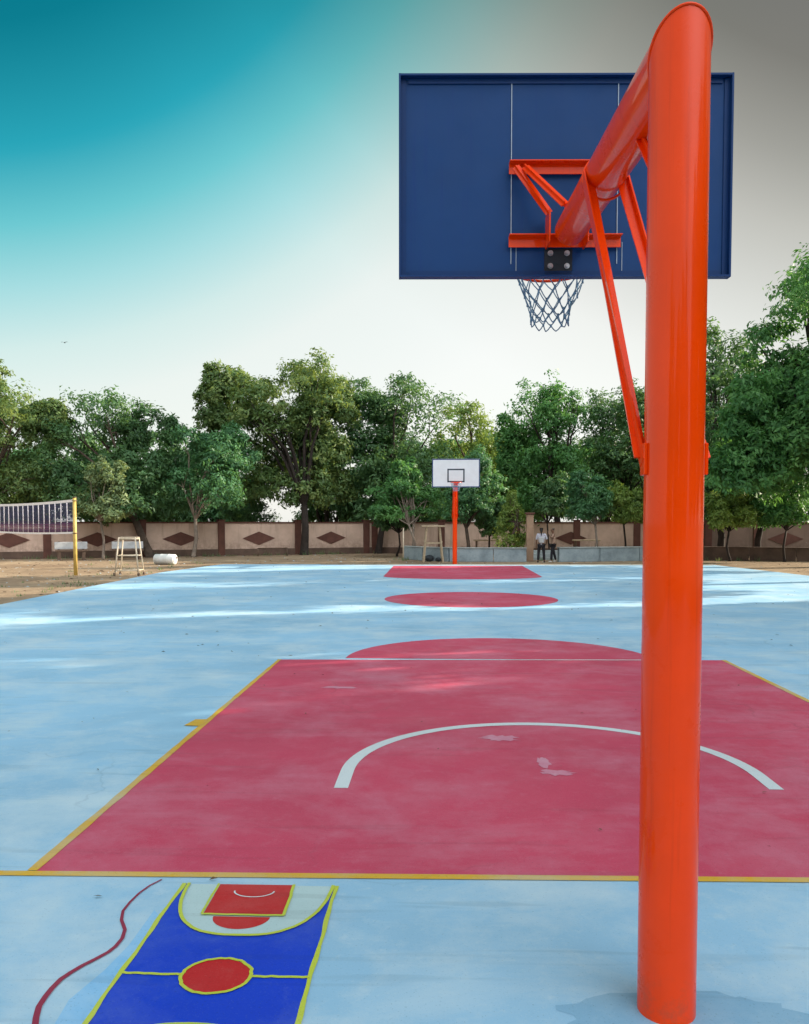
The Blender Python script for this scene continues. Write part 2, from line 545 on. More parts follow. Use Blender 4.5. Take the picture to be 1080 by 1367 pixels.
structure(yb.build('yellow_paint_blot', M['yellow']), 'yellow paint blot beside the left lane line', 'paint blot')
wl_ = MB()
wl_.stroke([FL + Vector((1.0, .03)), FR + Vector((-.9, -.03))], .035, Z2)
structure(wl_.build('white_free_throw_line', M['white_line']), 'thin white line across the top of the red key', 'line')
na = MB()
pts = [(ctrx - 1.29, 4.82), (ctrx - 1.29, 5.0)] + [(ctrx - 1.29 * math.cos(t), 5.17 + 1.27 * math.sin(t)) for t in [math.pi * i / 60 for i in range(61)]] + [(ctrx + 1.29, 5.02), (ctrx + 1.29, 4.90)]
na.stroke(pts, .085, Z2)
structure(na.build('white_arc', M['white_line']), 'white half circle painted on the near red key', 'line')
# rubbed patches where the red paint has worn pale
M['rubbed'] = worn_paint('rubbed red paint', (.56, .20, .29), (.64, .42, .50), .9)
wp = MB()
for (x, y, a, b, sd_) in ((668, 986, .16, .11, 1), (742, 1032, .13, .07, 2), (726, 1018, .05, .14, 3), (455, 918, .2, .06, 4)):
    c = gp(x, y)
    r = random.Random(sd_)
    wp.poly([(c.x + a * math.cos(t) * r.uniform(.5, 1.1), c.y + b * math.sin(t) * r.uniform(.5, 1.1)) for t in [2 * math.pi * i / 22 for i in range(22)]], Z2)
structure(wp.build('worn_paint_patches', M['rubbed']), 'pale rubbed patches in the red paint', 'worn paint')

# small painted court below the baseline
def mini_court():
    x0, x1, yt, yb_, yc = -1.115, -.446, 3.50, 2.05, 2.775
    r = random.Random(5)
    b = MB()
    def arcpts(sign, n=36, grow=0.0):
        e = yt if sign > 0 else yb_
        out = []
        for i in range(n + 1):
            t = math.pi * i / n
            cs, sn = math.cos(t), math.sin(t)
            X = -.775 + (.315 + grow) * (abs(cs) ** .75) * (1 if cs > 0 else -1)
            out.append((X, e - sign * (.445 + grow) * (sn ** .9)))
        return out
    def half(sign):
        e = yt if sign > 0 else yb_
        ap = arcpts(sign)
        P = [(x1, e)] + [(x1, e + (yc - e) * i / 12) for i in range(1, 12)] + [(x1, yc), (x0, yc)] + [(x0, yc + (e - yc) * i / 12) for i in range(1, 12)] + [(x0, e)] + ap[::-1]
        b.poly(P, Z1)
    half(1); half(-1)
    mt = MB()
    for sign in (1, -1): mt.poly(arcpts(sign), .001)
    structure(mt.build('painted_arc_area', M['mint']), 'pale mint area inside the arcs of the miniature court', 'painted area')
    structure(b.build('painted_small_court', M['mini_blue']), 'deep blue painted miniature court below the yellow baseline', 'painted court')
    rd = MB()
    for sign in (1, -1):
        e = yt if sign > 0 else yb_
        rd.poly([(-.955, e), (-.635, e + .004), (-.628, e - sign * .275), (-.952, e - sign * .275)], Z1)
        rd.poly([(-.79 + .115 * math.cos(t), e - sign * (.292 + .10 * math.sin(t))) for t in [math.pi * i / 24 for i in range(25)]], Z1)
    rd.poly([(-.775 + .118 * math.cos(t), yc + .108 * math.sin(t)) for t in [2 * math.pi * i / 40 for i in range(40)]], Z2)
    structure(rd.build('painted_small_key', M['mini_red']), 'red keys and centre disc of the miniature court', 'painted key')
    ln = MB()
    for X, sd_ in ((x0, 1), (x1, 2)):
        rr = random.Random(sd_)
        ln.stroke([(X + .002 * math.sin(i * .31 + sd_) + .001 * math.sin(i * .83), yt + (yb_ - yt) * i / 60) for i in range(61)], [.017 + .003 * math.sin(i * .47 + sd_) + rr.uniform(-.001, .001) for i in range(61)], Z2)
    ln.stroke(jit(lerp_pts((x0, yc + .005), (-.893, yc), 8), .003, 2), .014, Z3 - .001)
    ln.stroke(jit(lerp_pts((-.657, yc), (x1, yc + .004), 8), .003, 3), .014, Z3 - .001)
    ln.stroke(jit([(-.775 + .122 * math.cos(t), yc + .112 * math.sin(t)) for t in [2 * math.pi * i / 48 for i in range(48)]], .003, 4), .013, Z3, closed=True)
    for sign in (1, -1):
        e = yt if sign > 0 else yb_
        ln.stroke(jit(arcpts(sign), .0015, 6), .015, Z3 + .0005 * sign)
        ln.stroke(jit(lerp_pts((-.96, e), (-.957, e - sign * .28), 8), .002, 7), .010, Z3)
        ln.stroke(jit(lerp_pts((-.63, e), (-.622, e - sign * .28), 8), .002, 8), .013, Z3)
        ln.stroke(jit(lerp_pts((-.957, e - sign * .283), (-.622, e - sign * .283), 10), .002, 9), .013, Z3 + .001)
    structure(ln.build('lime_court_lines', M['lime']), 'lime yellow hand painted lines of the miniature court', 'line')
    wa = MB()
    wa.stroke([(-.79 - .085 * math.cos(t), yt - .065 - .055 * math.sin(t)) for t in [math.pi * i / 20 for i in range(21)]], .007, Z2)
    structure(wa.build('white_small_arc', M['white_line']), 'thin white arc on the red key of the miniature court', 'line')
mini_court()
wv = [(216, 1175), (200, 1183), (186, 1193), (174, 1205), (164, 1217), (162, 1229), (167, 1242), (163, 1254), (155, 1264), (145, 1272), (128, 1281), (110, 1290), (95, 1299), (82, 1308), (70, 1320), (60, 1332), (52, 1345), (48, 1360), (46, 1380), (48, 1410), (54, 1440)]
wm = MB()
P = [gp(*q) for q in wv]
wm.stroke(jit([(p.x, p.y) for p in P], .0008, 5), [.008 + .012 * min(1, i / 12) for i in range(len(P))], Z2)
structure(wm.build('winding_line', M['maroon']), 'winding maroon painted line left of the miniature court', 'line')
cp = MB()
cp.poly([gp(*q).xy for q in ((206, 1215), (212, 1222), (190, 1262), (160, 1306), (132, 1345), (112, 1372), (70, 1372), (92, 1335), (140, 1295), (172, 1262))], .001)
structure(cp.build('cyan_paint_patch', M['cyan']), 'patch of brighter cyan paint beside the miniature court', 'paint patch')
# concrete footing at the foot of the near hoop
fm = MB()
r = random.Random(11)
fp = [(.80 + .42 * math.cos(t) * r.uniform(.8, 1.05), 2.60 + .16 * math.sin(t) * r.uniform(.85, 1.05)) for t in [2 * math.pi * i / 40 for i in range(40)]]
fm.poly(fp, .001)
structure(fm.build('footing_patch', M['damp']), 'dark patch of repaired concrete around the near pole', 'patch')

# ------------------------------------------------------------------ basketball hoops
def make_hoop():
    root = empty('basketball_hoop', (0, 0, 0))
    ORG = M['orange']
    rp, ra = .0915, .080
    ZA = 3.03
    n = 40
    # pole cut on the mitre plane; arm starts at the same plane
    p = MB()
    A = Vector((0, 0, ZA)); rise = .062 / 1.72
    ring0, ring1, ring2 = [], [], []
    for j in range(n):
        t = 2 * math.pi * j / n
        x, y = rp * math.cos(t), rp * math.sin(t)
        ring0.append((x, y, -.1)); ring1.append((x, y, ZA - .5)); ring2.append((x, y, ZA - y))
    p.add(ring0 + ring1 + ring2, [(i * n + j, i * n + (j + 1) % n, (i + 1) * n + (j + 1) % n, (i + 1) * n + j) for i in range(2) for j in range(n)], 0, True)
    p.build('pole', ORG, root)
    a = MB()
    r0, r1 = [], []
    YE = 1.72
    for j in range(n):
        t = 2 * math.pi * j / n
        x, z = rp * math.cos(t), rp * math.sin(t)
        r0.append((x, -z, ZA + z))
        x2, z2 = ra * math.cos(t), ra * math.sin(t)
        r1.append((x2, YE, ZA + rise * YE + z2))
    a.add(r0 + r1, [(j, n + j, n + (j + 1) % n, (j + 1) % n) for j in range(n)], 0, True)
    a.add(r1, [tuple(range(n))])
    a.build('arm', ORG, root)
    wd = MB()
    wd.tube([(rp * 1.012 * math.cos(2 * math.pi * j / n), -rp * 1.012 * math.sin(2 * math.pi * j / n), ZA + rp * 1.012 * math.sin(2 * math.pi * j / n)) for j in range(n)], .0045, 6, closed=True)
    wd.build('weld_seam', ORG, root)
    # angle iron braces from the arm down to the pole
    for sx in (-1, 1):
        b = MB()
        top = Vector((sx * .092, .97, ZA + .03)); bot = Vector((sx * .100, -.005, 1.77))
        d = (bot - top).normalized()
        b.bar(top, bot, .006, .045, up=(0, 1, .7))
        b.bar(top + Vector((-sx * .0245, .022, .016)), bot + Vector((-sx * .0, .022, .016)), .042, .006, up=(0, 1, .7))
        b.build('brace', ORG, root)
        w = MB()
        w.box((sx * .095, 0, 1.78), (.012, .045, .10), bev=.004)
        w.build('brace_lug', ORG, root)
    gs = MB()
    gs.bar((0, .42, ZA - .07), (0, .085, ZA - .42), .04, .006, up=(0, 1, 1))
    gs.bar((0, .42, ZA - .07), (0, .085, ZA - .42), .006, .04, up=(0, 1, 1))
    gs.build('gusset', ORG, root)
    cl = MB()
    cl.tube([(.0935 * math.cos(t), .97, ZA + .02 + .0935 * math.sin(t)) for t in [2 * math.pi * i / 28 for i in range(28)]], .006, 6, closed=True)
    cl.build('clamp', ORG, root)
    YB = 1.90     # rear face of the board
    for z, nm in ((3.47, 'mounting_bar'), (3.085, 'mounting_bar')):
        b = MB()
        b.box((0, YB - .045, z + .026), (.60, .050, .006), bev=.001)
        b.box((0, YB - .030 + .0065, z), (.60, .006, .058), bev=.001)
        b.build('mounting_bar', ORG, root)
    for sx in (-1, 1):
        pl = MB()
        pl.box((sx * .10, YB - .085, 3.13), (.008, .13, .17), bev=.002)
        pl.build('mounting_plate', ORG, root)
    for sx in (-1, 1):
        for (st, en) in (((sx * .27, YB - .07, 3.46), (sx * .10, YB - .12, 3.20)), ((sx * .22, YB - .08, 3.455), (sx * .07, YB - .40, 3.14))):
            b = MB()
            b.bar(st, en, .040, .006, up=(0, 1, 0)); b.bar(st, en, .006, .036, up=(0, 1, 0))
            b.build('diagonal_strut', ORG, root)
    # board
    W, H0, H1, T = 1.775, 2.90, 3.96, .022
    zc, hh = (H0 + H1) / 2, H1 - H0
    bd = MB()
    bd.box((0, YB + T / 2, zc), (W, T, hh), mi=0)
    bd.m[3] = 1                       # the face towards the ring is white
    bo = bd.build('backboard', [M['board_blue'], M['board_white']], root)
    fr = MB()
    e, dp = .028, .040
    for sx in (-1, 1):
        fr.box((sx * (W / 2 - .004), YB - .012, zc), (.010, .05, hh + .006))
        fr.box((sx * (W / 2 - e / 2 - .009), YB - .004, zc), (e, .006, hh - .02))
    for z, sg in ((H0, 1), (H1, -1)):
        fr.box((0, YB - .012, z + sg * .003), (W - .018, .05, .010))
        fr.box((0, YB - .005, z + sg * (e / 2 + .009)), (W - .10, .006, e))
    fr.build('board_frame', M['board_edge'], bo)
    for x in (-.285, .285):
        sm = MB()
        sm.box((x, YB - .003, zc + .02), (.004, .006, hh - .11))
        sm.build('panel_seam', M['seam'], bo)
        sm = MB()
        sm.box((x + .028, YB - .002, 3.01), (.003, .004, .16))
        sm.build('panel_seam', M['seam'], bo)
    # ring target on the face
    tg = MB()
    yf = YB + T + .003
    for sx in (-1, 1): tg.box((sx * .295, yf, 3.34), (.05, .004, .50))
    for z in (3.115, 3.565): tg.box((0, yf, z), (.54, .004, .05))
    tg.build('target_square', M['board_black'], bo)
    eg = MB()
    for sx in (-1, 1): eg.box((sx * (W / 2 - .018), yf, zc), (.03, .004, hh - .01))
    for z in (H0 + .02, H1 - .02): eg.box((0, yf, z), (W - .07, .004, .032))
    eg.build('board_border', M['board_edge'], bo)
    bp = MB(); bp.box((-.03, YB - .004, 2.982), (.150, .008, .146), bev=.002); bp.build('arm_shadow_plate', M['arm_shadow'], bo)  # the arm's shadow on the board, drawn as a near-black plate
    for x in (-.073, .016):
        for z in (3.030, 2.962):
            bl = MB()
            bl.tube([(x, YB - .013, z), (x, YB - .006, z)], .015, 14)
            bl.tube([(x, YB - .022, z), (x, YB - .012, z)], .009, 6)
            bl.build('bolt', M['bolt'], bo)
    # ring and net
    RZ, RY, RR = 3.065, YB + T + .40, .205
    rg = MB()
    rg.tube([(RR * math.cos(t), RY + RR * math.sin(t), RZ) for t in [2 * math.pi * i / 40 for i in range(40)]], .009, 8, closed=True)
    rg.box((0, YB + T + .012, RZ - .03), (.16, .014, .14), bev=.002)
    rg.box((0, YB + T + .10, RZ - .012), (.12, .19, .008))
    for sx in (-1, 1): rg.bar((sx * .07, YB + T + .015, RZ - .08), (sx * .10, RY - RR * .88, RZ), .012, .012)
    rg.build('rim', M['rim'], root)
    nt = MB()
    N = 12
    prof = [(0, RR - .004), (.07, .185), (.14, .155), (.20, .132), (.25, .116), (.29, .108), (.32, .108)]
    rr = random.Random(9)
    def kp(i, lv):
        dz, rad = prof[lv]
        t = 2 * math.pi * (i + .5 * (lv % 2)) / N
        q = random.Random(i % N * 17 + lv)
        return Vector((rad * math.cos(t) + q.uniform(-.007, .007), RY + rad * math.sin(t) + q.uniform(-.007, .007), RZ - dz + q.uniform(-.01, .01)))
    for lv in range(len(prof) - 1):
        for i in range(N):
            a_ = kp(i, lv)
            for dlt in ((0, -1) if lv % 2 == 0 else (0, 1)):
                b_ = kp((i + dlt) % N, lv + 1)
                nt.tube([a_, (a_ + b_) / 2 + Vector((0, 0, -.004)), b_], .0036, 5)
            if lv:
                nt.tube([a_ + Vector((0, 0, .009)), a_ - Vector((0, 0, .009))], .0065, 6)
    nt.build('net', M['rope'], root)
    return root

hoop = make_hoop()
hoop.location = (.738, 2.645, 0)
hoop.rotation_euler = (0, 0, R(2.2))
tag(hoop, 'large near basketball hoop on a thick orange pole, seen from behind its dark blue board', 'basketball hoop', 'basketball hoops on the court')
hoop2 = copy_tree(hoop)
hoop2.location = (.60, 32.75, 0)
hoop2.rotation_euler = (0, 0, R(180))
tag(hoop2, 'distant basketball hoop showing its white board with a black square', 'basketball hoop', 'basketball hoops on the court')

# ------------------------------------------------------------------ boundary walls
def wall_line(name, label, A, B, height, posts, diamonds, base_z=-.06, th=.22, body='cream'):
    """straight plastered wall from A to B; posts and diamonds are distances along it"""
    A, B = Vector((A[0], A[1], 0)), Vector((B[0], B[1], 0))
    L = (B - A).length
    rz = math.atan2(B.y - A.y, B.x - A.x)
    root = empty(name, (A.x, A.y, base_z), rz)
    tag(root, label, 'wall')
    b = MB(); b.box((L / 2, 0, height / 2), (L, th, height)); b.build('wall_panel', M[body], root)
    b = MB(); b.box((L / 2, -.025, .165), (L, th + .06, .33), bev=.01); b.build('plinth', M['plinth'], root)
    b = MB(); b.box((L / 2, 0, height + .035), (L, th + .12, .07), bev=.012); b.build('coping', M['brown'], root)
    for x in posts:
        b = MB(); b.box((x, -.012, (height + .13) / 2), (.34, th + .11, height + .13), bev=.012)
        b.box((x, -.012, height + .155), (.42, th + .18, .05), bev=.01)
        b.build('pilaster', M['brown'], root)
    for x, w, h in diamonds:
        b = MB()
        y0, y1, z = -th / 2 - .03, -th / 2 + .01, height * .53
        pts = [(x - w / 2, z), (x, z - h / 2), (x + w / 2, z), (x, z + h / 2)]
        b.add([(px, y0, pz) for px, pz in pts] + [(px, y1, pz) for px, pz in pts], [(0, 1, 2, 3)] + [(i, 4 + i, 4 + (i + 1) % 4, (i + 1) % 4) for i in range(4)])
        b.build('diamond', M['brown'], root)
    return root

WA, WB = gp(-120, 746.5), gp(500, 737.0)
def along(px, A=WA, B=WB):
    # where the vertical plane through column px meets the wall line
    r = ray(px, 720); d = Vector((r.x, r.y)); e = Vector((B.x - A.x, B.y - A.y))
    det = d.x * -e.y + e.x * d.y
    s = (d.x * A.y - d.y * A.x) / (d.y * e.x - d.x * e.y)
    return s * e.length
wall_line('boundary_wall', 'cream wall with brown pilasters and brown diamonds along the left side, behind the volleyball net', WA, WB, 1.62,
          [along(q) for q in (-60, 63, 190, 295, 397, 488, 499)],
          [(along(12), 1.75, .70), (along(130), 1.75, .68), (along(241), 1.75, .68), (along(345), 1.68, .68), (along(441), 1.62, .66)])
WD = Vector((27.0, 39.2, 0))
WB2 = Vector((WB.x + .18, WB.y + .02, 0))
def al2(px): return along(px, WB2, WD)
WM = WB2.lerp(WD, al2(905) / (WD - WB2).length)
wall_line('boundary_wall', 'cream wall behind the low grey wall and the far hoop, shaded by the trees', WB2, WM, 1.62,
          [al2(q) for q in (590, 690, 770, 850)], [(al2(q), 1.6, .66) for q in (762,)])
WM2 = WM + (WD - WM).normalized() * .003
wall_line('boundary_wall', 'wall with tree shade painted in as brown at the right edge, right of the thick orange pole', WM2, WD, 1.62,
          [along(q, WM2, WD) for q in (945, 1010, 1092)], [(along(q, WM2, WD), 1.6, .66) for q in (1048,)], body='dusty')  # 'dusty' is the plaster with tree shade put into its colour

def wall_y(px):
    f = along(px) / (WB - WA).length
    return WA.y + (WB.y - WA.y) * f

def low_wall(pts, label, h, mb='grey_block', mc='concrete'):
    root = empty('low_wall', (pts[0][0], pts[0][1], -.06))
    tag(root, label, 'low wall')
    o = Vector((pts[0][0], pts[0][1], 0))
    blk, cp_ = MB(), MB()
    for i in range(len(pts) - 1):
        a, b = Vector((pts[i][0], pts[i][1], 0)) - o, Vector((pts[i + 1][0], pts[i + 1][1], 0)) - o
        L = (b - a).length; d = (b - a) / L
        x = 0
        while x < L - .05:
            w = min(1.85, L - x)
            c = a + d * (x + w / 2)
            blk.box((c.x, c.y, h / 2), (w - .02, .20, h), math.atan2(d.y, d.x), bev=.012)
            x += w
        c = (a + b) / 2
        cp_.box((c.x, c.y, h + .021), (L + .02, .26, .045), math.atan2(d.y, d.x), bev=.008)
    blk.build('wall_blocks', M[mb], root)
    cp_.build('coping', M[mc], root)
    return root
def g2(x, y): p = gp(x, y); return (p.x, p.y)
low_wall([g2(541, 744.5), g2(566, 746.5), g2(600, 747.8), g2(703, 748.3)], 'low pale grey block wall behind the far hoop, left of the two people', .56)
low_wall([g2(745, 748.3), g2(800, 747.6), g2(866, 746.8)], 'low pale grey block wall right of the two people', .58)
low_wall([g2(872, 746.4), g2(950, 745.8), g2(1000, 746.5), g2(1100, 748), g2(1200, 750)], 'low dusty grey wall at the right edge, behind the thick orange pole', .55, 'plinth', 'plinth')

gp_ = MB()
gpil = empty('gate_pillar', gp(708, 747.6) + Vector((0, .3, -.06)))
tag(gpil, 'square tan gate pillar standing left of the two people', 'pillar')
gp_.box((0, 0, 1.0), (.30, .30, 2.0), bev=.015); gp_.build('shaft', M['tan_pillar'], gpil)
b = MB(); b.box((0, 0, 2.04), (.40, .40, .08), bev=.012); b.build('cap', M['brown'], gpil)
for i, (x, y, zz, ln) in enumerate(((726, 747, .0, 1.3), (727, 745, .12, 1.2), (728, 743, .24, 1.1))):
    pass
st = MB()
q = gp(728, 746.8)
for i in range(3):
    st.box((q.x, q.y + .55 + i * .32, -.06 + .07 + i * .07), (1.35, .33, .14 + i * .14), bev=.01)
structure(st.build('steps', M['concrete']), 'pale concrete steps behind the two people', 'steps')

# ------------------------------------------------------------------ volleyball net
def tape_pts(A, B, z, sag, n=14):
    return [A.lerp(B, i / n) + Vector((0, 0, z - sag * 4 * (i / n) * (1 - i / n))) for i in range(n + 1)]
NA = gp(101, 765.5); NA.z = 0
nb = at(0, 705, 30.3); NB = Vector((nb.x, nb.y, 0))
dirn = (NB - NA).normalized()
NB = NA + dirn * 9.3
def vpost(P, label):
    root = empty('volleyball_post', P + Vector((0, 0, -.06)))
    tag(root, label, 'net post', 'posts of the volleyball net')
    b = MB(); b.tube([(0, 0, 0), (0, 0, 2.42)], [.058, .052], 16); b.build('shaft', M['yellow_post'], root)
    b = MB(); b.tube([(0, 0, 2.42), (0, 0, 2.445)], .062, 16); b.build('cap', M['rust'], root)
    for z in (1.32, 2.33):
        b = MB(); b.tube([(.072 * math.cos(t), .072 * math.sin(t), z) for t in [2 * math.pi * i / 14 for i in range(14)]], .012, 6, closed=True)
        b.build('hook_ring', M['rust'], root)
vpost(NA, 'weathered yellow volleyball post standing in the sand at the left')
vpost(NB, 'weathered yellow post holding the far end of the volleyball net')
vn = empty('volleyball_net', (NA.x, NA.y, 0))
tag(vn, 'dark volleyball net with white tapes stretched from the yellow post at the left', 'volleyball net')
a0 = dirn * .10; b0 = NB - NA - dirn * .10
ZT, ZB = 2.27, 1.27
b = MB()
for i in range(14):
    P = tape_pts(a0, b0, ZT, .05); b.bar(P[i], P[i + 1], .012, .085)
b.build('top_tape', M['tape'], vn)
b = MB()
for i in range(14):
    P = tape_pts(a0, b0, ZB, .05); b.bar(P[i], P[i + 1], .012, .055)
b.build('bottom_tape', M['tape'], vn)
L = (b0 - a0).length
b = MB()
nv = int(L / .48)
for i in range(nv + 1):
    f = i / nv; sg = .05 * 4 * f * (1 - f)
    p = a0.lerp(b0, f); w = random.uniform(-.02, .02) * dirn
    b.tube([p + Vector((0, -.012, ZT - .03 - sg)), p + w + Vector((0, -.012, (ZT + ZB) / 2 - sg)), p + Vector((0, -.012, ZB + .02 - sg))], .014, 5)
b.build('vertical_cords', M['cord_w'], vn)
b = MB()
nh = 22
for j in range(1, nh):
    z = ZB + (ZT - ZB) * j / nh
    P = tape_pts(a0, b0, z, .05, 10)
    b.tube(P, .011, 4)
for i in range(nv * 5):
    f = (i + .5) / (nv * 5); sg = .05 * 4 * f * (1 - f)
    p = a0.lerp(b0, f)
    b.tube([p + Vector((0, 0, ZT - .03 - sg)), p + Vector((0, 0, ZB + .02 - sg))], .0075, 4)
b.build('mesh_cords', M['cord_d'], vn)
b = MB()
for j in range(5):
    P = tape_pts(a0, b0, ZB + .07 + j * .055, .05, 10)
    b.tube([p + Vector((0, .004, 0)) for p in P], .017, 5)
b.build('lower_band', M['band'], vn)

# ------------------------------------------------------------------ umpire stands
def open_stand(root, top, base, h, rungs, mat, n=4, r=.022):
    cs = [(-1, -1), (1, -1), (1, 1), (-1, 1)]
    for sx, sy in cs:
        b = MB(); b.tube([(sx * base[0] / 2, sy * base[1] / 2, .04), (sx * top[0] / 2, sy * top[1] / 2, h)], r, 10); b.build('leg', mat, root)
    for z, nm in rungs:
        f = z / h
        w = base[0] + (top[0] - base[0]) * f; d = base[1] + (top[1] - base[1]) * f
        b = MB()
        P = [Vector((sx * w / 2, sy * d / 2, z)) for sx, sy in cs]
        for i in range(4): b.tube([P[i], P[(i + 1) % 4]], r * .8, 8)
        b.build(nm, mat, root)
u = empty('umpire_stand', gp(168, 766) + Vector((0, .3, -.06)), R(5))
tag(u, 'cream tubular stand with four splayed legs on the sand beside the volleyball post', 'stand')
open_stand(u, (.50, .42), (.72, .62), 1.18, [(.16, 'base_rail'), (.62, 'rung'), (1.14, 'top_rail')], M['cream_metal'])
b = MB()
for i in range(4): b.box((0, -.17 + i * .113, 1.185), (.54, .085, .022), bev=.003)
b.build('seat', M['cream_metal'], u)
for sx in (-1, 1):
    for sy in (-1, 1):
        b = MB(); b.tube([(sx * .37 - .03, sy * .31, .035), (sx * .37 + .03, sy * .31, .035)], .055, 12); b.build('foot', M['rust'], u)

u2 = empty('umpire_stand', gp(578, 748.5) + Vector((0, .2, -.06)), R(4))
tag(u2, 'pale wooden umpire stand with a flat top left of the far hoop', 'stand')
cs = [(-1, -1), (1, -1), (1, 1), (-1, 1)]
for sx, sy in cs:
    b = MB(); b.bar((sx * .40, sy * .34, 0), (sx * .27, sy * .24, 1.46), .05, .05); b.build('leg', M['wood'], u2)
for z in (.80, .12):
    f = z / 1.46; w = .40 - .13 * f; d = .34 - .10 * f
    runs = [((-w - .03, -d, z + .05), (-w - .03, d, z + .05)), ((w + .03, -d, z + .05), (w + .03, d, z + .05))]
    if z > .5: runs += [((-w, -d - .03, z), (w, -d - .03, z)), ((-w, d + .03, z), (w, d + .03, z))]
    for p_, q_ in runs:
        b = MB(); b.bar(p_, q_, .03, .06); b.build('rung', M['wood'], u2)
b = MB(); b.box((0, 0, 1.50), (.98, .66, .07), bev=.01); b.build('seat', M['wood'], u2)

# dark bundles lying under that stand
def lump(name, loc, size, mat, label, cat, seed, group=None):
    r = random.Random(seed)
    b = MB(); N, K = 14, 7
    for i in range(K + 1):
        ph = math.pi * i / K
        for j in range(N):
            t = 2 * math.pi * j / N
            k_ = r.uniform(.82, 1.1)
            b.v.append((size[0] * math.sin(ph) * math.cos(t) * k_, size[1] * math.sin(ph) * math.sin(t) * k_, max(0, size[2] * (1 + math.cos(ph) * k_))))
    for i in range(K):
        for j in range(N):
            b.f.append((i * N + j, (i + 1) * N + j, (i + 1) * N + (j + 1) % N, i * N + (j + 1) % N)); b.m.append(0); b.sm.append(True)
    o = b.build(name, mat, None, loc)
    return tag(o, label, cat, group)
M['dark_cloth'] = plain('dark cloth', (.035, .045, .055), .9, .4, 8, .4)
lump('bag', gp(573, 748) + Vector((0, .15, -.06)), (.22, .17, .14), M['dark_cloth'], 'larger dark bag heaped on the ground under the wooden stand', 'bag', 3)
lump('bag', gp(585, 748) + Vector((0, .15, -.06)), (.13, .12, .09), M['dark_cloth'], 'smaller dark bag beside the right legs of the wooden stand', 'bag', 4)

# white drum lying on its side
dr = empty('plastic_drum', gp(218, 752) + Vector((0, .25, -.06)), R(-14))
tag(dr, 'white plastic drum lying on its side on the dirt at the court edge', 'drum')
b = MB()
prof = [(-.445, .02), (-.44, .175), (-.425, .20), (-.18, .205), (-.16, .213), (-.14, .205), (.14, .205), (.16, .213), (.18, .205), (.425, .20), (.44, .175), (.445, .02)]
b.tube([(x, 0, .207) for x, _ in prof], [r_ for _, r_ in prof], 28)
b.build('barrel', M['drum'], dr)
b = MB(); b.tube([(.44, 0, .207), (.455, 0, .207)], .15, 24); b.build('lid', M['white_slab'], dr)
b = MB(); b.tube([(.452, .07, .27), (.475, .07, .27)], .03, 12); b.build('bung', M['rust'], dr)

# benches along the wall
def make_bench():
    root = empty('bench', (0, 0, 0))
    b = MB(); b.box((0, 0, .42), (1.30, .42, .08), bev=.012); b.build('seat', M['rust'], root)
    b = MB(); b.box((0, .20, .64), (1.35, .07, .32), bev=.012); b.build('backrest', M['white_slab'], root)
    for sx in (-1, 1):
        b = MB(); b.box((sx * .5, 0, .20), (.14, .36, .41), bev=.01); b.box((sx * .5, .262, .42), (.08, .05, .8))
        b.build('leg', M['rust'], root)
    return root
b0_ = make_bench()
b0_.location = gp(94, 746.2) + Vector((0, .1, -.06)); b0_.rotation_euler = (0, 0, R(27))
tag(b0_, 'white bench against the wall just left of the yellow volleyball post', 'bench', 'white benches along the wall')
b1_ = copy_tree(b0_)
b1_.location = gp(170, 745.2) + Vector((0, .1, -.06))
tag(b1_, 'white bench against the wall behind the cream tubular stand', 'bench', 'white benches along the wall')
mr = empty('metal_rail', gp(364, 740.5) + Vector((0, 0, -.06)), R(20))
tag(mr, 'low rusty metal rail in front of the wall under a brown diamond', 'rail')
b = MB(); b.tube([(-.72, 0, .38), (.72, 0, .38)], .03, 10); b.build('crossbar', M['rust'], mr)
for sx in (-1, 1):
    b = MB(); b.tube([(sx * .72, 0, 0), (sx * .72, 0, .40)], .03, 10); b.build('leg', M['rust'], mr)

pb = empty('plank_bench', gp(653, 745) + Vector((0, 1.6, -.06)), 0)
tag(pb, 'pale plank bench behind the low grey wall near the far hoop', 'bench', 'plank benches behind the low wall')
b = MB(); b.box((0, 0, .82), (1.3, .3, .06), bev=.01); b.build('seat', M['wood'], pb)
for sx in (-1, 1):
    b = MB(); b.box((sx * .5, 0, .4), (.08, .26, .79), bev=.006); b.build('leg', M['rust'], pb)
pb2 = copy_tree(pb)
pb2.location = gp(792, 745) + Vector((0, 1.8, -.06))
tag(pb2, 'pale plank bench behind the low wall right of the two people', 'bench', 'plank benches behind the low wall')

po = empty('thin_post', gp(538.5, 746) + Vector((0, 0, -.06)))
tag(po, 'thin pale post at the left end of the low grey wall', 'post')
b = MB(); b.tube([(0, 0, 0), (0, 0, 1.42)], [.032, .026], 10); b.build('shaft', M['cream_metal'], po)
b = MB(); b.tube([(0, 0, 1.42), (0, 0, 1.44)], .036, 10); b.build('cap', M['rust'], po)

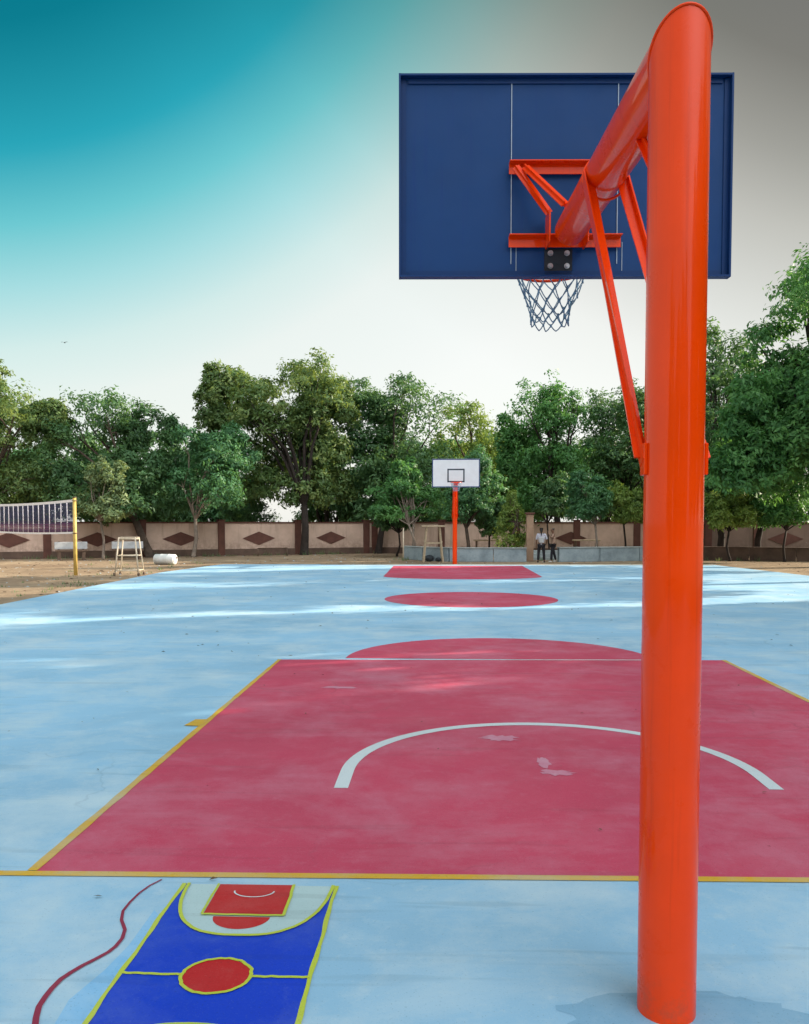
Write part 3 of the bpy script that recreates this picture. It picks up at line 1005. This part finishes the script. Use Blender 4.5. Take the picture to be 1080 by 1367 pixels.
# ------------------------------------------------------------------ trees
def tree(name, label, base, crowns, trunk_r, leaf, nleaf, lsize, seed, bark='bark', group=None, cat='tree',
         lobe_n=11, clump_n=20, spread=.75, trunk_bend=.25, droop=.25, lobe_r=.30, stems=1, cone=False, parts=True):
    """base: ground point; crowns: list of (centre offset, radii) ellipsoids that make the outline"""
    rng = np.random.default_rng(seed)
    root = empty(name, base)
    tag(root, label, cat, group)
    lobes = []
    for (c, rad) in crowns:
        c = np.array(c, float); rad = np.array(rad, float)
        for i in range(int(lobe_n * (1.8 if not cone else 1.3))):
            d = rng.normal(size=3); d /= np.linalg.norm(d)
            d = np.sign(d) * np.abs(d) ** .7
            if d[2] < -.75: d[2] *= .8
            q = rng.uniform(.30, 1.0) ** .6 * spread
            pc = c + d * rad * q
            lr = rad * lobe_r * rng.uniform(.75, 1.25)
            if cone:
                pc[2] = c[2] + rad[2] * rng.uniform(-.85, .95)
                f = (pc[2] - (c[2] - rad[2])) / (2 * rad[2])
                sh = np.clip(1.25 * (1 - f) + .12, .1, 1.1)
                pc[:2] = c[:2] + (pc[:2] - c[:2]) * sh; lr = lr * np.array([.35 + .65 * sh, .35 + .65 * sh, 1])
            lobes.append((pc, lr))
    cen, out, ton = [], [], []
    per = max(4, int(nleaf * 1.7 / (len(lobes) * clump_n))); lsize = lsize * .80
    for (pc, lr) in lobes:
        d = rng.normal(size=(clump_n, 3)); d /= np.linalg.norm(d, axis=1)[:, None]
        d[:, 2] = np.where(d[:, 2] < -.7, -d[:, 2] * .7, d[:, 2])
        rr = rng.uniform(.62, 1.15, size=(clump_n, 1))
        cc = pc + d * lr * rr
        cr = lr.mean() * rng.uniform(.13, .29, size=(clump_n, 1))
        lt = rng.uniform(.2, .8) * .5
        for i in range(clump_n):
            g_ = np.clip(rng.normal(size=(per, 3)), -1.7, 1.7) * cr[i] * np.array([1, 1, .62])
            cen.append(cc[i] + g_)
            out.append(np.repeat(d[i][None], per, 0) * .6 + g_ / (cr[i] * 2.0))
            ton.append(np.clip(lt * .7 + .42 * rng.uniform(0, 1) + rng.uniform(-.05, .30, per), 0, 1))
    cen = np.concatenate(cen); out = np.concatenate(out); ton = np.concatenate(ton)
    N = len(cen)
    nrm = out / (np.linalg.norm(out, axis=1)[:, None] + 1e-9) + rng.normal(size=(N, 3)) * .42 + np.array([0, 0, .35])
    nrm /= np.linalg.norm(nrm, axis=1)[:, None] + 1e-9
    a = np.cross(nrm, rng.normal(size=(N, 3))); a /= np.linalg.norm(a, axis=1)[:, None] + 1e-9
    a = a + out * .35 + np.array([0, 0, -droop])
    a -= nrm * (a * nrm).sum(1)[:, None] * .8
    a /= np.linalg.norm(a, axis=1)[:, None] + 1e-9
    s = np.cross(a, nrm); s /= np.linalg.norm(s, axis=1)[:, None] + 1e-9
    Ls = (lsize * rng.uniform(.65, 1.35, N))[:, None]
    Ws = Ls * rng.uniform(.30, .48, N)[:, None]
    v = np.empty((N, 4, 3))
    v[:, 0] = cen
    v[:, 1] = cen + a * Ls * .45 + s * Ws * .5 + nrm * Ls * .06
    v[:, 2] = cen + a * Ls - nrm * Ls * .10
    v[:, 3] = cen + a * Ls * .45 - s * Ws * .5 + nrm * Ls * .06
    me = bpy.data.meshes.new('crown')
    me.vertices.add(N * 4); me.loops.add(N * 4); me.polygons.add(N)
    me.vertices.foreach_set('co', v.reshape(-1))
    me.loops.foreach_set('vertex_index', np.arange(N * 4, dtype=np.int32))
    me.polygons.foreach_set('loop_start', np.arange(0, N * 4, 4, dtype=np.int32))
    me.polygons.foreach_set('loop_total', np.full(N, 4, dtype=np.int32))
    at_ = me.attributes.new('tone', 'FLOAT', 'FACE')
    at_.data.foreach_set('value', ton.astype(np.float32))
    me.materials.append(LEAF[leaf])
    me.update(calc_edges=True)
    o = bpy.data.objects.new('crown', me); COL.objects.link(o); o.parent = root
    # trunk and limbs
    rnd = random.Random(seed)
    t = MB()
    low = min(c[2] - r[2] for c, r in crowns)
    zt = max(.5, low + .18 * (crowns[0][0][2] - low) if not cone else crowns[0][0][2])
    for k_ in range(stems):
        ox = (k_ - (stems - 1) / 2) * trunk_r * 5
        fx, fy = crowns[min(k_, len(crowns) - 1)][0][0], crowns[min(k_, len(crowns) - 1)][0][1]
        fork = Vector((ox * .6 + fx * .3 + rnd.uniform(-1, 1) * trunk_bend, fy * .3 + rnd.uniform(-1, 1) * trunk_bend, zt))
        p0 = Vector((ox, 0, -.02))
        mid = p0.lerp(fork, .5) + Vector((rnd.uniform(-1, 1) * trunk_bend * .6, rnd.uniform(-1, 1) * trunk_bend * .6, 0))
        t.tube([p0, p0 + Vector((0, 0, .12)), p0.lerp(mid, .55), mid, fork], [trunk_r * 1.45, trunk_r * 1.12, trunk_r, trunk_r * .92, trunk_r * .8], 12)
        sub = [l for i, l in enumerate(lobes) if i % stems == k_]
        sub = sub[:20]
        for (pc, lr) in sub:
            e = Vector(pc)
            m1 = fork.lerp(e, .4) + Vector((rnd.uniform(-.25, .25), rnd.uniform(-.25, .25), .12 * (e - fork).length))
            m2 = fork.lerp(e, .75) + Vector((rnd.uniform(-.2, .2), rnd.uniform(-.2, .2), .06 * (e - fork).length))
            t.tube([fork - Vector((0, 0, trunk_r * .4)), m1, m2, e], [trunk_r * .55, trunk_r * .36, trunk_r * .22, trunk_r * .08], 7, cap=False)
            for q_ in range(2):
                e2 = e + Vector([lr[i_] * rnd.uniform(-.9, .9) for i_ in range(3)])
                t.tube([m2, (m2 + e2) / 2 + Vector((0, 0, .1)), e2], [trunk_r * .18, trunk_r * .11, trunk_r * .03], 5, cap=False)
    t.build('trunk', M[{'bark': 'bark', 'pale': 'bark_pale', 'dark': 'bark_dark'}[bark]], root)
    return root

def px_tree(name, label, tx, Y, outline, **kw):
    """trunk column tx at depth Y; outline: crown ellipses measured as (x0, x1, top, bottom, depth shift)"""
    b_ = at(tx, 700, Y); base = Vector((b_.x, Y, -.06))
    cr = []
    for (x0, x1, y0, y1, dy) in outline:
        a, c = at(x0, y0, Y + dy), at(x1, y1, Y + dy)
        rx, rz = (c.x - a.x) / 2, (a.z - c.z) / 2
        cr.append((((a.x + c.x) / 2 - base.x, dy, (a.z + c.z) / 2 - base.z), (rx, min(rx, 4.2) * .85, rz)))
    return tree(name, label, base, cr, **kw)

G1 = 'trees along the wall'
px_tree('broad_tree', 'olive green tree at the left edge behind the volleyball net', -15, 38, [(-130, 96, 496, 690, 0), (-60, 22, 476, 600, 1), (20, 100, 515, 620, .5), (-100, 92, 600, 712, .3)], trunk_r=.2, leaf='warm', nleaf=22000, lsize=.25, seed=11, group=G1)
px_tree('broad_tree', 'dark green tree with a thick brown trunk behind the tubular stand', 200, wall_y(200) - .7, [(52, 205, 520, 690, 0), (150, 252, 535, 680, .5), (60, 250, 610, 710, .3)], trunk_r=.2, leaf='dark', nleaf=20000, lsize=.25, seed=12, group=G1)
px_tree('broad_tree', 'blue green tree with a slim pale trunk above the white drum', 258, wall_y(258) - 1.2, [(208, 342, 550, 706, 0), (240, 345, 575, 640, .5)], trunk_r=.10, leaf='teal', nleaf=14000, lsize=.22, seed=13, bark='pale', group=G1)
px_tree('young_tree', 'small pale green tree with a thin trunk behind the yellow post', 137, 36.5, [(112, 170, 610, 700, 0), (90, 190, 645, 704, .2)], trunk_r=.06, leaf='pale', nleaf=6000, lsize=.22, seed=14, bark='pale', group=G1, lobe_n=8)
px_tree('tall_tree', 'tallest tree in the row left of centre with a forked trunk showing through gaps', 406, wall_y(406) - .7, [(295, 485, 464, 640, 0), (256, 350, 482, 600, .5), (290, 500, 555, 700, .5), (380, 495, 500, 640, .8)], trunk_r=.2, leaf='warm', nleaf=40000, lsize=.27, seed=15, bark='dark', group=G1, spread=.7, lobe_n=10)
px_tree('tall_tree', 'dark tree right of the tallest tree, in front of the corner of the wall', 505, wall_y(505) - .7, [(462, 616, 488, 690, 0), (445, 545, 505, 640, .6), (462, 608, 600, 708, .5)], trunk_r=.17, leaf='dark', nleaf=17000, lsize=.27, seed=16, bark='dark', group=G1, lobe_n=14)
px_tree('broad_tree', 'yellow green sunlit tree behind the far hoop', 640, 48, [(570, 694, 524, 690, 0), (570, 690, 610, 706, 0)], trunk_r=.2, leaf='yellow', nleaf=14000, lsize=.27, seed=17, group=G1)
px_tree('broad_tree', 'large bright green tree right of the far hoop above the two people', 752, 43, [(678, 800, 496, 690, 0), (655, 730, 540, 660, .8), (660, 830, 590, 712, .4)], trunk_r=.2, leaf='fresh', nleaf=19000, lsize=.25, seed=18, bark='dark', group=G1, lobe_n=13)
px_tree('broad_tree', 'dark tree just left of the thick orange pole', 838, 44, [(764, 895, 480, 690, 0), (770, 930, 590, 710, .3)], trunk_r=.16, leaf='dark', nleaf=17000, lsize=.26, seed=19, bark='dark', group=G1, lobe_n=13)
px_tree('young_tree', 'low fresh green tree on two thin pale stems left of the wooden stand', 552, 38.5, [(486, 595, 640, 706, 0), (515, 566, 612, 670, 0)], trunk_r=.06, leaf='fresh', nleaf=13000, lsize=.19, seed=20, bark='pale', group=G1, stems=2, lobe_n=9)
px_tree('feathery_tree', 'feathery blue green tree directly behind the far white board', 626, 37.6, [(588, 674, 596, 716, 0)], trunk_r=.09, leaf='teal', nleaf=13000, lsize=.17, seed=21, group=G1, lobe_n=13, droop=.7)
px_tree('conifer_shrub', 'small light green cone shaped shrub behind the low wall by the gate pillar', 682, 36.2, [(660, 705, 664, 732, 0)], trunk_r=.05, leaf='yellow', nleaf=6000, lsize=.13, seed=22, group=G1, cone=True, cat='shrub', lobe_n=16, spread=.85, lobe_r=.34)
px_tree('young_tree', 'slender rounded young tree on a thin pale trunk right of the two people', 791, 36.6, [(754, 818, 618, 708, 0)], trunk_r=.055, leaf='teal', nleaf=9000, lsize=.16, seed=23, bark='pale', group=G1, lobe_n=12, droop=.5)
px_tree('tall_tree', 'huge leafy tree overhanging the right edge of the court', 1105, 31, [(1000, 1240, 310, 620, 0), (950, 1110, 470, 700, .5), (1060, 1300, 420, 705, -1)], trunk_r=.30, leaf='fresh', nleaf=52000, lsize=.27, seed=24, bark='dark', group=G1, lobe_n=14)
px_tree('broad_tree', 'darker tree showing behind the right side of the thick orange pole', 962, 38, [(890, 1035, 424, 690, 0), (870, 1030, 580, 712, .3)], trunk_r=.17, leaf='dark', nleaf=20000, lsize=.25, seed=25, bark='dark', group=G1, lobe_n=13)
px_tree('broad_tree', 'shaded tree with a low crown at the right behind the brown wall', 1012, 37, [(945, 1085, 560, 708, 0)], trunk_r=.15, leaf='fresh', nleaf=14000, lsize=.23, seed=26, bark='dark', group=G1)
for i, (x, Y, x0, x1, y0, y1, lf, lab) in enumerate((
        (836, 37.5, 806, 868, 640, 706, 'yellow', 'thin stemmed yellow green sapling just left of the thick orange pole'),
        (652, 38.6, 622, 690, 655, 722, 'dark', 'low dark sapling between the far hoop and the cone shaped shrub'),
        (735, 38.8, 708, 768, 630, 706, 'dark', 'dark sapling hanging over the wall above the two people'),
        (975, 35.6, 938, 1015, 640, 716, 'yellow', 'small yellow green sapling right of the thick orange pole'),
        (1048, 35.2, 1012, 1092, 625, 716, 'fresh', 'low leafy sapling in front of the brown wall at the right edge'),
        (318, 44.5, 285, 372, 628, 722, 'dark', 'low dark sapling beyond the wall, left of the tallest tree trunk'),
        (530, 40.0, 492, 560, 662, 716, 'dark', 'low dark sapling behind the thin pale post'))):
    px_tree('sapling', lab, x, Y, [(x0, x1, y0, y1, 0)], trunk_r=.05, leaf=lf, nleaf=5000, lsize=.2, seed=80 + i, bark='dark', group=G1, lobe_n=9)
# second row beyond the wall, seen as a dark mass between the nearer trees
G2 = 'trees standing beyond the wall'
for i, (x, Y, x0, x1, yt, lf) in enumerate(((30, 50, -90, 120, 560, 'teal'), (150, 51, 60, 260, 560, 'dark'), (300, 54, 215, 345, 600, 'teal'), (440, 53, 372, 520, 580, 'dark'), (560, 52, 490, 640, 560, 'teal'), (700, 51, 610, 760, 560, 'dark'), (800, 52, 730, 900, 560, 'dark'), (940, 50, 870, 1080, 520, 'teal'))):
    lab = ['tree beyond the wall behind the volleyball net', 'tree beyond the wall behind the small pale tree', 'tree beyond the wall left of the tallest tree', 'shaded tree beyond the wall under the right half of the tallest tree', 'shaded tree beyond the wall left of the far hoop', 'shaded tree beyond the wall above the gate pillar', 'shaded tree beyond the wall behind the slender young tree', 'shaded tree beyond the wall right of the orange pole'][i]
    px_tree('background_tree', lab, x, Y, [(x0, x1, yt, 742, 0)], trunk_r=.2, leaf=lf, nleaf=11000, lsize=.40, seed=40 + i, bark='dark', group=G2, lobe_n=10)

# trees of the same row continuing along the right side, out of the picture: they shade the court
G3 = 'unseen trees along the right side of the court'
for i, (x, y, h, r_) in enumerate(((17.3, 24.8, 11.0, 4.0), (16.5, 15.0, 10.0, 3.9), (16.8, 9.0, 11.0, 4.2), (16.5, 3.0, 11.5, 4.4), (17.0, -3.5, 11.0, 4.2), (17.0, -10.0, 11.0, 4.3), (24.5, 17.0, 10.5, 4.2), (24.0, 10.5, 12.0, 4.6), (24.5, 2.0, 12.5, 4.8), (16.4, 18.7, 10.4, 1.75))):
    tree('side_tree', 'leafy tree beside the right edge of the court', (x, y, -.06), [((0, 0, h * (.62 if i else .69)), (r_, r_, h * (.38 if i else .31)))] + ([((0, 0, h * .34), (r_ * .85, r_ * .85, h * .24))] if i else []),
         trunk_r=.25, leaf='dark', nleaf=15000, lsize=.50, seed=60 + i, group=G3, lobe_n=16)
G4 = 'added unseen trees behind the photographer'  # out of view, added to block low sky and darken the pole's reflections
for i, (x, y, h, r_) in enumerate(((-9, -15, 8.0, 4.2), (-2, -17, 7.0, 3.8), (5, -15.5, 8.5, 4.4), (11.5, -18, 8.0, 4.0))):
    tree('added_rear_tree', 'unseen leafy tree added at the near end of the court', (x, y, -.06), [((0, 0, h * .60), (r_, r_, h * .38)), ((0, 0, h * .30), (r_, r_, h * .25))],
         trunk_r=.22, leaf='dark', nleaf=6000, lsize=.6, seed=90 + i, group=G4, lobe_n=12)

# ------------------------------------------------------------------ people
def skin_mesh(name, verts, edges, rads, mat, parent, sub=1, root_i=0):
    me = bpy.data.meshes.new(name)
    me.from_pydata([tuple(v) for v in verts], edges, [])
    me.materials.append(mat)
    o = bpy.data.objects.new(name, me); COL.objects.link(o)
    if parent: o.parent = parent
    md = o.modifiers.new('skin', 'SKIN')
    md.use_smooth_shade = True
    if not me.skin_vertices:
        bpy.context.view_layer.objects.active = o
    sv = me.skin_vertices[0].data
    for i, r_ in enumerate(rads):
        sv[i].radius = r_ if hasattr(r_, '__len__') else (r_, r_)
        sv[i].use_root = (i == root_i)
    sb = o.modifiers.new('smooth', 'SUBSURF'); sb.levels = sub; sb.render_levels = sub
    return o

SKIN = plain('brown skin', (.20, .105, .065), .55, .12, 12, 0)
LIP = plain('lips', (.14, .05, .045), .5, .1, 12, 0)
HAIR = plain('black hair', (.012, .010, .010), .5, .3, 20, 0)

def person(label, loc, rz, H, J, shirt, trousers, shoes, hair_long=False, group=None, extra=None):
    """J: joint positions for a body one unit tall, facing -Y"""
    root = empty('person', loc, rz)
    tag(root, label, 'person', group)
    S = lambda p: Vector(p) * H
    order = ['pelvis', 'belly', 'chest', 'neck', 'head_low', 'head_mid', 'head_top',
             'shL', 'elL', 'wrL', 'palmL', 'shR', 'elR', 'wrR', 'palmR', 'hipL', 'knL', 'anL', 'toL', 'hipR', 'knR', 'anR', 'toR']
    rad = dict(pelvis=.066, belly=(.068, .058), chest=(.088, .060), neck=.031, head_low=(.042, .05), head_mid=(.046, .058), head_top=(.036, .045),
               shL=.036, elL=.025, wrL=.017, palmL=(.020, .012), shR=.036, elR=.025, wrR=.017, palmR=(.020, .012),
               hipL=.056, knL=.036, anL=.022, toL=.018, hipR=.056, knR=.036, anR=.022, toR=.018)
    idx = {k_: i for i, k_ in enumerate(order)}
    ed = [('pelvis', 'belly'), ('belly', 'chest'), ('chest', 'neck'), ('neck', 'head_low'), ('head_low', 'head_mid'), ('head_mid', 'head_top'),
          ('chest', 'shL'), ('shL', 'elL'), ('elL', 'wrL'), ('wrL', 'palmL'), ('chest', 'shR'), ('shR', 'elR'), ('elR', 'wrR'), ('wrR', 'palmR'),
          ('pelvis', 'hipL'), ('hipL', 'knL'), ('knL', 'anL'), ('anL', 'toL'), ('pelvis', 'hipR'), ('hipR', 'knR'), ('knR', 'anR'), ('anR', 'toR')]
    sc = lambda r_, k_=1.0: tuple(q * H * k_ for q in r_) if hasattr(r_, '__len__') else r_ * H * k_
    verts = [S(J[k_]) for k_ in order]; rads = [sc(rad[k_]) for k_ in order]
    edges = [(idx[a], idx[b]) for a, b in ed]
    # five fingers on each hand
    for sd_ in ('L', 'R'):
        w, p = S(J['wr' + sd_]), S(J['palm' + sd_])
        d = (p - w).normalized(); side = d.cross(Vector((0, 1, 0)))
        if side.length < .1: side = d.cross(Vector((1, 0, 0)))
        side.normalize(); curl = d.cross(side)
        for f in range(5):
            off = (f - 1.5) * .0085 * H
            ln = [.040, .046, .043, .034, .03][f] * H
            if f == 4:
                a = w.lerp(p, .5); q1 = a + side * -.022 * H + d * .012 * H; q2 = q1 + d * .02 * H + curl * .008 * H
            else:
                a = p; q1 = p + side * off + d * ln * .55; q2 = p + side * off * 1.1 + d * ln + curl * .012 * H
            b_ = len(verts)
            verts += [q1, q2]; rads += [.0048 * H, .0036 * H]
            edges += [(idx['palm' + sd_], b_), (b_, b_ + 1)]
    skin_mesh('body', verts, edges, rads, SKIN, root)
    # shirt over torso and upper arms, trousers over the legs
    def part(nm, keys, eds, grow, mat, over={}):
        ii = {k_: i for i, k_ in enumerate(keys)}
        vs = [S(over.get(k_, J.get(k_))) for k_ in keys]
        base = {'sleeveL': .030, 'sleeveR': .030, 'hem': .074, 'collar': .040, 'cuffL': .034, 'cuffR': .034}
        rs = [sc(base.get(k_, rad.get(k_, .03)), grow) for k_ in keys]
        skin_mesh(nm, vs, [(ii[a], ii[b]) for a, b in eds], rs, mat, root)
    mixp = lambda a, b, f: tuple(Vector(J[a]).lerp(Vector(J[b]), f))
    part('shirt', ['belly', 'hem', 'chest', 'collar', 'shL', 'sleeveL', 'shR', 'sleeveR'],
         [('hem', 'belly'), ('belly', 'chest'), ('chest', 'collar'), ('chest', 'shL'), ('shL', 'sleeveL'), ('chest', 'shR'), ('shR', 'sleeveR')], 1.17, shirt,
         dict(hem=tuple(Vector(J['pelvis']) - Vector((0, 0, .035))), collar=mixp('chest', 'neck', .8), sleeveL=mixp('shL', 'elL', .95), sleeveR=mixp('shR', 'elR', .95)))
    part('trousers', ['pelvis', 'hipL', 'knL', 'cuffL', 'hipR', 'knR', 'cuffR'],
         [('pelvis', 'hipL'), ('hipL', 'knL'), ('knL', 'cuffL'), ('pelvis', 'hipR'), ('hipR', 'knR'), ('knR', 'cuffR')], 1.14, trousers,
         dict(cuffL=mixp('knL', 'anL', .95), cuffR=mixp('knR', 'anR', .95)))
    for sd_ in ('L', 'R'):
        a, t_ = S(J['an' + sd_]), S(J['to' + sd_])
        skin_mesh('shoe', [a + Vector((0, .018 * H, -.022 * H)), a.lerp(t_, .5) + Vector((0, 0, -.006 * H)), t_], [(0, 1), (1, 2)], [(.028 * H, .024 * H), (.028 * H, .022 * H), (.024 * H, .017 * H)], shoes, root)
    hm, ht = S(J['head_mid']), S(J['head_top'])
    hv = [hm + Vector((0, .020 * H, -.005 * H)), hm + Vector((0, .012 * H, .035 * H)), ht + Vector((0, .004 * H, .014 * H))]
    hr = [(.047 * H, .046 * H), (.052 * H, .056 * H), (.036 * H, .042 * H)]
    he = [(0, 1), (1, 2)]
    if hair_long:
        hv += [hm + Vector((0, .055 * H, -.06 * H)), hm + Vector((0, .070 * H, -.17 * H))]; hr += [.022 * H, .012 * H]
        he += [(0, 3), (3, 4)]
    skin_mesh('hair', hv, he, hr, HAIR, root)
    # face: eyes, nose and mouth on the head
    for sx in (-1, 1):
        fc = MB()
        c = hm + Vector((sx * .018 * H, -.050 * H, .004 * H)); fc.tube([c, c + Vector((0, -.006 * H, 0))], [.006 * H, .004 * H], 8)
        fc.build('eye', HAIR, root)
    fc = MB()
    fc.bar(hm + Vector((-.014 * H, -.050 * H, -.034 * H)), hm + Vector((.014 * H, -.050 * H, -.034 * H)), .006 * H, .005 * H)
    fc.build('mouth', LIP, root)
    ns = MB(); ns.tube([hm + Vector((0, -.050 * H, .002 * H)), hm + Vector((0, -.064 * H, -.016 * H)), hm + Vector((0, -.050 * H, -.020 * H))], [.004 * H, .008 * H, .005 * H], 8)
    ns.build('nose', SKIN, root)
    for sx in (-1, 1):
        b = MB(); c = hm + Vector((sx * .047 * H, .004 * H, -.005 * H)); b.tube([c, c + Vector((sx * .008 * H, .006 * H, 0))], [.014 * H, .010 * H], 8); b.build('ear', SKIN, root)
    return root

base_pose = dict(pelvis=(0, 0, .52), belly=(0, .005, .61), chest=(0, .005, .72), neck=(0, .008, .835), head_low=(0, -.008, .885), head_mid=(0, -.004, .925), head_top=(0, 0, .962),
                 shL=(.105, .005, .785), elL=(.135, .02, .62), wrL=(.145, -.01, .475), palmL=(.146, -.02, .435),
                 shR=(-.105, .005, .785), elR=(-.135, .02, .62), wrR=(-.145, -.01, .475), palmR=(-.146, -.02, .435),
                 hipL=(.055, 0, .48), knL=(.075, -.012, .275), anL=(.09, .012, .045), toL=(.098, -.085, .018),
                 hipR=(-.055, 0, .48), knR=(-.07, -.01, .275), anR=(-.085, .01, .045), toR=(-.092, -.085, .018))
J1 = dict(base_pose); J1.update(elR=(-.155, .0, .63), wrR=(-.13, -.09, .52), palmR=(-.12, -.12, .50))
M['lilac'] = plain('pale lilac shirt', (.44, .44, .51), .85, .12, 14, .1)
M['tan_shirt'] = plain('tan shirt', (.36, .24, .18), .85, .15, 14, .1)
M['black_cloth'] = plain('black trousers', (.012, .012, .018), .85, .3, 14, .1)
M['white_shoe'] = plain('white shoes', (.62, .62, .60), .6, .1, 14, 0)
GP = 'people standing at the gap in the low wall'
p1 = person('person in a pale lilac shirt and black trousers standing with their back to the court', gp(722.5, 749) + Vector((0, 0, -.06)), R(172), 1.47, J1, M['lilac'], M['black_cloth'], M['black_cloth'], True, GP)
bag = MB()
bag.box((0, .105, .93), (.17, .07, .24), bev=.03)
bo = bag.build('shoulder_bag', M['white_slab'], None, p1.location)
bo.rotation_euler = p1.rotation_euler
tag(bo, 'small white bag worn on the back of the person in lilac', 'bag')
J2 = dict(base_pose); J2.update(elL=(.12, -.10, .70), wrL=(.07, -.16, .83), palmL=(.06, -.165, .87), knR=(-.05, .05, .28), anR=(-.06, .12, .05), toR=(-.062, .03, .018), knL=(.05, -.05, .28), anL=(.06, -.06, .045), toL=(.06, -.15, .018))
p2 = person('person in a tan shirt and black trousers seen from the side with one hand raised', gp(738, 748.6) + Vector((0, .05, -.06)), R(-78), 1.45, J2, M['tan_shirt'], M['black_cloth'], M['white_shoe'], False, GP)

# ------------------------------------------------------------------ small things
bd = MB()
c = at(86, 457.5, 60)
bd.tube([(0, -.10, 0), (0, -.04, .015), (0, .06, .0), (0, .16, .0)], [.008, .035, .03, .004], 8)
for sx in (-1, 1):
    bd.add([(0, -.05, .01), (sx * .16, -.03, .07), (sx * .30, .05, .04), (sx * .14, .06, .06), (0, .05, .01)], [(0, 1, 2, 3, 4)])
o = bd.build('bird', M['dark_cloth'], None, c)
tag(o, 'tiny dark bird flying in the sky above the left trees', 'bird')

# dry leaves blown over the court
rng = np.random.default_rng(3)
lv = MB()
def leaf_at(x, y, s, z):
    t = rng.uniform(0, 6.28); c_, s_2 = math.cos(t), math.sin(t)
    q = [(-s, 0, .002), (0, s * .4, .002 + s * rng.uniform(.1, .5)), (s, 0, .004), (0, -s * .4, .002 + s * rng.uniform(0, .3))]
    lv.add([(x + a * c_ - b_ * s_2, y + a * s_2 + b_ * c_, z + h) for a, b_, h in q], [(0, 1, 2, 3)])
for i in range(420):
    y = 2.3 + 28 * rng.uniform() ** 1.1
    x = rng.uniform(-8.2, 10.5)
    leaf_at(x, y, rng.uniform(.008, .020) if y < 9 else rng.uniform(.014, .034), .008)
for i in range(1600):
    x = rng.uniform(-26, 24); y = rng.uniform(14, 43)
    if -8.6 < x < 11 and y < 31.5: continue
    leaf_at(x, y, rng.uniform(.03, .07), -.06)
M['dry_leaf'] = plain('dry leaves', (.13, .085, .045), .9, .5, 3, 0)
o = lv.build('fallen_leaves', M['dry_leaf'])
tag(o, 'dry fallen leaves scattered over the court and the dirt', 'fallen leaves', kind='stuff')

# weeds and pebbles in the dirt
wd = MB()
def tuft(x, y, h, n_):
    for _ in range(n_):
        t = rng.uniform(0, 6.28); l = h * rng.uniform(.5, 1.2); le = rng.uniform(.15, .55) * l
        bx, by = x + rng.normal() * .07, y + rng.normal() * .07
        c_, s_2 = math.cos(t), math.sin(t); w = .010
        wd.add([(bx - s_2 * w, by + c_ * w, -.06), (bx + s_2 * w, by - c_ * w, -.06), (bx + c_ * le, by + s_2 * le, -.06 + l)], [(0, 1, 2)])
for i in range(70):
    f = rng.uniform(); p = WA.lerp(WB, f)
    tuft(p.x + rng.uniform(0, .6), p.y - .35 - rng.uniform(0, .5), rng.uniform(.10, .28), 14)
for i in range(60):
    tuft(rng.uniform(-2, 14), rng.uniform(35.6, 36.6), rng.uniform(.08, .22), 12)
for i in range(50):
    y = rng.uniform(16, 34); tuft(-9.0 - rng.exponential(1.6) - .2, y, rng.uniform(.05, .13), 9)
tag(wd.build('weeds', LEAF['pale']), 'small dusty weeds along the foot of the walls and the court edge', 'weeds', kind='stuff')
pe = MB()
for i in range(900):
    x = rng.uniform(-24, 22); y = rng.uniform(15, 42)
    if -9.0 < x < 11.4 and y < 31.8: continue
    r_ = rng.uniform(.015, .05)
    v = [(x + r_ * math.cos(k * 1.257) * rng.uniform(.7, 1.2), y + r_ * math.sin(k * 1.257) * rng.uniform(.7, 1.2), -.06) for k in range(5)]
    pe.add(v + [(x, y, -.06 + r_ * rng.uniform(.5, .9))], [(k, (k + 1) % 5, 5) for k in range(5)])
tag(pe.build('pebbles', M['concrete']), 'pebbles and bits of rubble lying in the dirt', 'pebbles', kind='stuff')
